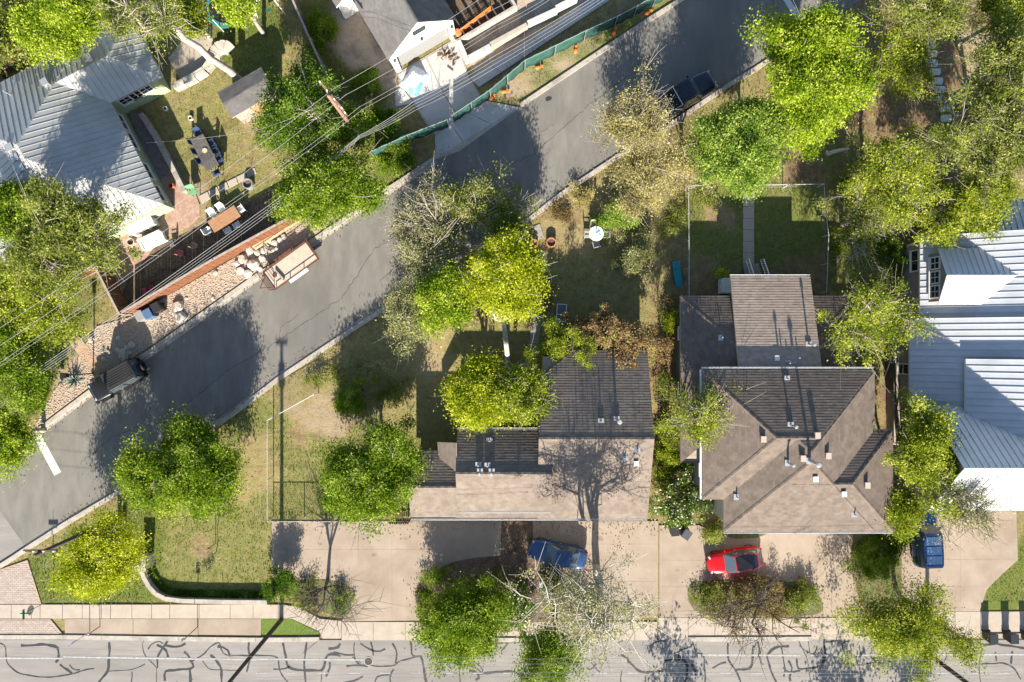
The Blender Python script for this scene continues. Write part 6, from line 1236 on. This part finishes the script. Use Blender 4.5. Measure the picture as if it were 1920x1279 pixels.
def tarpm():
    m = mat('white and blue tarp', (.62,.66,.70), (.10,.30,.62), .9, .45, .4, 3, lo=.48, hi=.54); return m
MB().add(vs, [(i*n+j, (i+1)*n+j, (i+1)*n+j+1, i*n+j+1) for i in range(n-1) for j in range(n-1)]).build('sheet', tarpm(), tp, smooth=True); MB().box((0,0,.22), (.7,.9,.4)).build('pallet_load', M_WOODP, tp)
rb = thing('rubble_heap', 'low heap of broken lumber and rubble by the garage front', 'rubble', P(840,110)); 
for i in range(40): a = random.uniform(0,6.28); q = random.uniform(0,.75); MB().box((q*math.cos(a), q*math.sin(a)*1.1, .06+.3*(1-q)*random.random()), (random.uniform(.2,.7), random.uniform(.05,.12), .05), random.uniform(0,3.1), random.uniform(-.2,.2)).build('scrap', random.choice((M_WOODT,M_KERB,M_WOODP,M_STEEL)), rb)
for u, v, a, nm in ((1213,26,.5,'nearest the top edge'),(1151,63,1.2,'second from the top edge'),(1079,97,1.5,'third from the top edge'),(1008,128,.3,'fourth from the top edge'),(945,173,.2,'in the bare kerb wedge'),(921,186,.8,'lowest, at the wedge corner')):
    if (u, v) == (1152,60): continue
    t = thing('sandbag', 'orange sandbag at the foot of the green screen, %s' % nm, 'sandbag', P(u,v), a, 'orange sandbags'); o = MB().box((0,0,.14), (.62,.4,.22), 0, 0, .75).build('bag', M_ORANGE, t); subdiv(o, 2); o = MB().box((.36,0,.14), (.14,.16,.12)).build('tied_neck', M_ORANGE, t)
# back steps of the hip roofed house
stp = thing('back_steps', 'white railed steps leading from the path to the porch', 'steps', P(1412,505))
for i in range(4): MB().box((P(1407,500)[0], P(1407,498+i*6)[1], .1+.16*i), (1.2,.3,.2+.02)).build('tread', M_PATH, stp, world=True)
for u0, u1 in ((1397,1403),(1424,1431)):
    A, B = np.array(P(u0,488)), np.array(P(u1-2,522)); A[2], B[2] = .9, 1.6; MB().tube([tuple(A),tuple(B)], .045, 6).build('hand_rail', M_WHITE, stp, world=True); A2, B2 = A-(0,0,.7), B-(0,0,.7); MB().tube([tuple(A2),tuple(B2)], .035, 6).build('bottom_rail', M_WHITE, stp, world=True)
    for k in range(9): q = A+(B-A)*k/8; MB().box((q[0],q[1],q[2]-.35), (.04,.04,.7)).build('baluster', M_WHITE, stp, world=True)
stp = thing('side_steps', 'small white railed landing at the left of the porch', 'steps', P(1356,540)); p = P(1357,538); MB().box((p[0],p[1],.35), (.9,1.1,.7)).build('landing', M_WHITE, stp, world=True)
for k in range(7): MB().box((p[0]-.48, p[1]-.5+k*.17, 1.05), (.04,.05,.75)).build('baluster', M_WHITE, stp, world=True)
for y in (-.5,.52): MB().tube([(p[0]-.48,p[1]+y,1.45),(p[0]+.45,p[1]+y,1.45)], .04, 6).build('hand_rail', M_WHITE, stp, world=True)
MB().tube([(p[0]-.48,p[1]-.52,1.45),(p[0]-.48,p[1]+.52,1.45)], .04, 6).build('hand_rail', M_WHITE, stp, world=True)
# fallen trunk, lumber
tag(MB().tube([P(1549,290,.3),P(1562,285,.5),P(1578,281,.9),P(1592,279,1.4)], [.17,.15,.13,.1], 8).build('leaning_log', M_BARKW), 'pale bare leaning trunk above the back yard fence', 'log')
for i, (a, b, nm) in enumerate((((455,470),(560,405),'outer'),((470,468),(572,402),'middle'),((480,468),(566,412),'inner'))): A, B = np.array(P(*a)), np.array(P(*b)); c = (A+B)/2; tag(MB().box((c[0],c[1],.12+.05*i), (np.linalg.norm(B-A), .16, .07), math.atan2(B[1]-A[1],B[0]-A[0])).build('lumber_board', M_WOODP if i else M_WOODF), '%s loose board lying along the right end of the plank fence' % nm, 'board')
t = thing('manhole_cover', 'round dark iron cover on the main road left of the dense tree', 'cover', P(691,1240)); MB().cyl((0,0,.012), .3, .012, 24).build('lid', M_TAR, t); MB().ring((0,0,.006), .3, .36, .016, 24).build('rim', M_KERB, t)
t = thing('manhole_cover', 'round dark iron cover on the main road below the white barked tree', 'cover', P(1270,1233)); MB().cyl((0,0,.012), .3, .012, 24).build('lid', M_TAR, t); MB().ring((0,0,.006), .3, .36, .016, 24).build('rim', M_KERB, t)
MB().sheet(PL(blob([(1022,184),(1028,180),(1036,182),(1033,188),(1024,191)], 2)), .0095).build('oil_stain', M_TAR, street, world=True)
